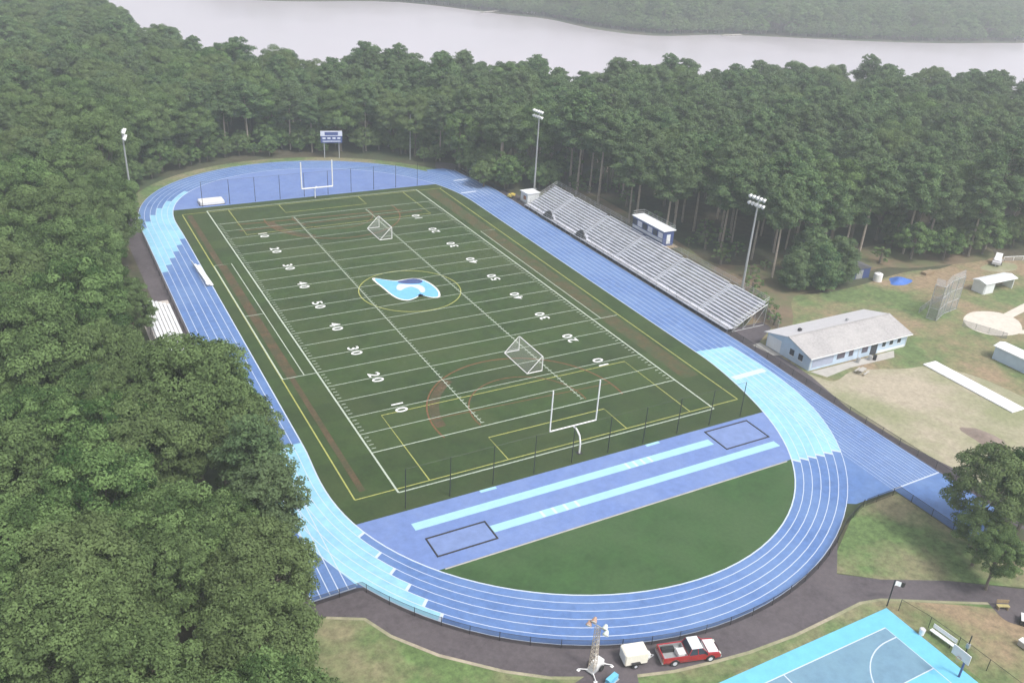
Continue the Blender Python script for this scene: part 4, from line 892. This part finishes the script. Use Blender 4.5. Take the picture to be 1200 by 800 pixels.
for q in indiv:
    k, zn = zone(q); short = 'pine' if k == 'pine' else 'broadleaf tree'
    if q[3] > 1.04 or q[3] < .92:
        sz_ = 'tall' if q[3] > 1.04 else 'low'
    else: sz_ = 'middle sized'
    if 'front row' in zn or 'beside' in zn or 'overhanging' in zn:
        n_ = cnt.get((short, zn), 0); cnt[(short, zn)] = n_ + 1
        z2 = zn.replace(', in the front row', '')
        lab = '%s %s from the left, front row, %s' % (ORD[n_] if n_ < 20 else 'last', short, z2); grp = 'front row trees'
    else: lab = '%s %s in the %s' % (sz_, short, zn); grp = lab + ', one of many'
    plant(q[2], q[0], q[1], q[3], q[4], lab, 'tree', grp)
mb, cr = make_oak(33, H=15, R=5.4, z0=3.4, nl=66, per=820, ls=.13); PROT['oakopen'] = proto('broadleaf_tree', mb, cr, M_TRUNKO)
# trees by the right edge
plant('oakopen', 56.4, -36.6, .90, 1.0, 'leafy green tree overhanging the end of the right straight, by the road', 'tree', sz=1.0)
plant('oakopen', 53.6, -38.9, .60, 5.0, 'mid sized leafy tree between the two other trees at the right edge', 'tree', sz=.85)
plant('oak3', 51.4, -42.2, .56, 2.0, 'smaller bushy tree at the roadside below the largest right edge tree', 'tree', sz=.9)
plant('oak1', 61.5, -38.5, .85, 4.0, 'green tree cut off by the right edge of the photo', 'tree')
for i, (x, y, s, lb) in enumerate(((78.4, 20.5, .9, 'green shrub at the near end of the grandstand'), (79.8, 23.6, 1.0, 'second green shrub behind the grandstand corner'), (81.2, 27, .8, 'shrub by the foot of the near floodlight pole'), (77.6, 18.2, .7, 'small shrub between the grandstand and the clubhouse'), (83.5, 30.5, 1.1, 'shrub at the forest edge beyond the near floodlight pole'))):
    plant('shrub', x, y, s, i * 1.3, lb, 'shrub')
for i, (x, y, s, lb) in enumerate(((65.5, 107, .9, 'leafy thicket at the forest edge by the far right corner of the track'), (-17.5, 121, .9, 'leafy thicket at the forest edge left of the far bend'))):
    plant('thicket', x, y, s, i * 2., lb, 'thicket')
for i, (x, y, s, lb) in enumerate(((97.5, 27.2, 1.05, 'large dark evergreen behind the clubhouse, middle of the row left of the shed'), (103, 28, 1.1, 'large dark evergreen standing nearest the blue fronted shed'), (92.6, 29.2, .9, 'dark evergreen at the forest edge, farthest left of the row behind the clubhouse'), (99.5, 32.5, 1.2, 'dark evergreen in the second row behind the clubhouse bushes'))):
    plant('evergreen', x, y, s, i * 1.7, lb, 'evergreen bush')

# remaining woodland as one mass each: points carrying instances of the tree meshes
def stuff_forest(name, items, label, keys):
    pts = bpy.data.meshes.new(name); pts.from_pydata([(q[0], q[1], q[6] if len(q) > 6 else 0) for q in items], [], [])
    for an, ty, vals in (('idx', 'INT', [keys.index(q[2]) for q in items]), ('scl', 'FLOAT', [q[3] for q in items]), ('rot', 'FLOAT', [q[4] for q in items])):
        a = pts.attributes.new(an, ty, 'POINT'); a.data.foreach_set('value', vals)
    o = bpy.data.objects.new(name, pts); C.objects.link(o); o['kind'] = 'stuff'; tag(o, label, 'woodland')
    ng = bpy.data.node_groups.new(name, 'GeometryNodeTree'); ng.interface.new_socket('Geometry', in_out='INPUT', socket_type='NodeSocketGeometry'); ng.interface.new_socket('Geometry', in_out='OUTPUT', socket_type='NodeSocketGeometry')
    N = ng.nodes; Lk = ng.links; gi = N.new('NodeGroupInput'); go = N.new('NodeGroupOutput'); prev = None
    jn2 = N.new('GeometryNodeJoinGeometry')
    for ki, key in enumerate(keys):
        src = SRC[key]; jn = N.new('GeometryNodeJoinGeometry')
        for ob in src:
            oi = N.new('GeometryNodeObjectInfo'); oi.inputs['Object'].default_value = ob; oi.transform_space = 'ORIGINAL'; oi.inputs['As Instance'].default_value = False; Lk.new(oi.outputs['Geometry'], jn.inputs[0])
        iop = N.new('GeometryNodeInstanceOnPoints'); na = N.new('GeometryNodeInputNamedAttribute'); na.data_type = 'INT'; na.inputs[0].default_value = 'idx'
        cmp_ = N.new('FunctionNodeCompare'); cmp_.data_type = 'INT'; cmp_.operation = 'EQUAL'; Lk.new(na.outputs[0], [s_ for s_ in cmp_.inputs if s_.type == 'INT'][0]); [s_ for s_ in cmp_.inputs if s_.type == 'INT'][1].default_value = ki
        ns_ = N.new('GeometryNodeInputNamedAttribute'); ns_.data_type = 'FLOAT'; ns_.inputs[0].default_value = 'scl'; nr = N.new('GeometryNodeInputNamedAttribute'); nr.data_type = 'FLOAT'; nr.inputs[0].default_value = 'rot'
        cx = N.new('ShaderNodeCombineXYZ'); Lk.new(nr.outputs[0], cx.inputs[2])
        Lk.new(gi.outputs[0], iop.inputs['Points']); Lk.new(cmp_.outputs[0], iop.inputs['Selection']); Lk.new(jn.outputs[0], iop.inputs['Instance']); Lk.new(cx.outputs[0], iop.inputs['Rotation']); Lk.new(ns_.outputs[0], iop.inputs['Scale'])
        Lk.new(iop.outputs[0], jn2.inputs[0])
    Lk.new(jn2.outputs[0], go.inputs[0]); md = o.modifiers.new('trees', 'NODES'); md.node_group = ng; return o
SRC = {}
for o in list(bpy.data.objects):
    if o.type == 'EMPTY' and o.name.split('.')[0] in ('pine_tree', 'broadleaf_tree', 'shrub', 'evergreen_bush', 'thicket'):
        ch = o.children
        for key, (k, tm, cm) in PROT.items():
            if key not in SRC and any(c_.data == cm for c_ in ch): SRC[key] = list(ch)
keys = list(SRC.keys())
okeys = [k for k in keys if k.startswith('oak')]
stuff_forest('woodland', [q for q in rest if q[2] in keys], 'mass of mixed woodland beyond the front rows, reaching down to the river', keys)
under = []
for p in scatter(wood_left, 4.2, 9):
    if edge_dist(p, wood_left) < 11 and seen(p[0], p[1], 2) and rnd.random() < (.25 if p[0] > 80 and p[1] < 92 and p[0] < 130 else .7): big_ = p[1] > 96 or p[0] > 130; under.append([p[0], p[1], 'thicket' if big_ else 'shrub', rnd.uniform(.5, 1.25) * (.95 if big_ else 1.0), rnd.uniform(0, 6.3), 0])
stuff_forest('undergrowth', under, 'low leafy undergrowth along the foot of the woods', keys)
fw = []
for p in scatter(far_wood, 8.6, 21):
    if seen(p[0], p[1], 12): fw.append([p[0], p[1], okeys[rnd.randrange(len(okeys))], rnd.uniform(.75, 1.2), rnd.uniform(0, 6.28), 0])
for i in range(260):
    a_, b_ = far_wood[1 + i % 10], far_wood[2 + i % 10]; t_ = rnd.random(); ex, ey = a_[0] + (b_[0] - a_[0]) * t_, a_[1] + (b_[1] - a_[1]) * t_
    if seen(ex, ey, 3): fw.append([ex + rnd.uniform(-1, 2), ey + rnd.uniform(-4, 1), 'thicket', rnd.uniform(.7, 1.4), rnd.uniform(0, 6.28), 0])
stuff_forest('far_shore_woodland', fw, 'hazy wooded far shore across the river', keys)
print('trees', len(trees), 'rest', len(rest), 'under', len(under), 'far', len(fw))

# far shore: docks, boat, houses
def house(loc, rz, w_, d_, h_, label):
    t = thing('house', label, 'house', loc, rz); wl = MB().prism([(-d_ / 2, 0), (d_ / 2, 0), (d_ / 2, h_), (0, h_ + 2.5), (-d_ / 2, h_)], -w_ / 2, w_ / 2, 'x').build('wall', M_WHITEB, t)
    MB().add([(-w_ / 2 - .4, -d_ / 2 - .5, h_ - .3), (w_ / 2 + .4, -d_ / 2 - .5, h_ - .3), (w_ / 2 + .4, 0, h_ + 2.7), (-w_ / 2 - .4, 0, h_ + 2.7), (-w_ / 2 - .4, d_ / 2 + .5, h_ - .3), (w_ / 2 + .4, d_ / 2 + .5, h_ - .3)], [(0, 1, 2, 3), (3, 2, 5, 4)]).build('roof', M_ROOF, t)
    for i in range(4): MB().box((-w_ / 2 + w_ * (i + .5) / 4, -d_ / 2 - .04, h_ * .6), (1.2, .06, 1.3)).build('window', M_GLASS, t)
house((262, 452, 0), .4, 18, 9, 6, 'pale house among the trees on the far shore, top centre'); house((541, 277, 0), -.2, 16, 9, 6, 'pale house on the far shore at the right edge')
t = thing('boat', 'small white boat moored at the far shore', 'boat', (254, 416, .05), 1.9)
MB().add([(-3, -1, .9), (2, -1, .9), (4, 0, 1.1), (2, 1, .9), (-3, 1, .9), (-2.8, -.7, 0), (1.8, -.6, 0), (3, 0, 0), (1.8, .6, 0), (-2.8, .7, 0)], [(0, 1, 2, 3, 4), (5, 6, 7, 8, 9), (0, 1, 6, 5), (1, 2, 7, 6), (2, 3, 8, 7), (3, 4, 9, 8), (4, 0, 5, 9)]).build('hull', M_WHITE, t); MB().box((0, 0, 1.4), (2, 1.3, .9)).build('cabin', M_LITROOF_WHITE, t)
for x, y, rz_, lb in ((229, 422, .4, 'pale wooden dock at the far shore, left of the white boat'), (330, 319, .1, 'pale wooden dock at the far shore, right of the white boat')):
    t = thing('dock', lb, 'dock', (x, y, 0), rz_); MB().box((0, 0, .5), (16, 2, .2)).build('deck', M_CONC, t)
    for i in range(5): MB().tube((-7 + 3.5 * i, 0, 0), (-7 + 3.5 * i, 0, .9), .15, n=5).build('pile', M_WOOD, t)

# ------------------------------------------------------------------ HAZE
hz_ = MB().box((250, 400, 34), (2700, 2300, 72)).build('haze', bpy.data.materials.new('haze_air')); hz_['kind'] = 'stuff'
hz_.location = (50, 100, 0)
m = hz_.data.materials[0]; m.use_nodes = True; m.node_tree.nodes.clear(); o_ = m.node_tree.nodes.new('ShaderNodeOutputMaterial'); pv = m.node_tree.nodes.new('ShaderNodeVolumePrincipled')
pv.inputs['Color'].default_value = (.90, .95, 1.0, 1); pv.inputs['Density'].default_value = .00066; pv.inputs['Anisotropy'].default_value = .2
m.node_tree.links.new(pv.outputs[0], o_.inputs['Volume'])
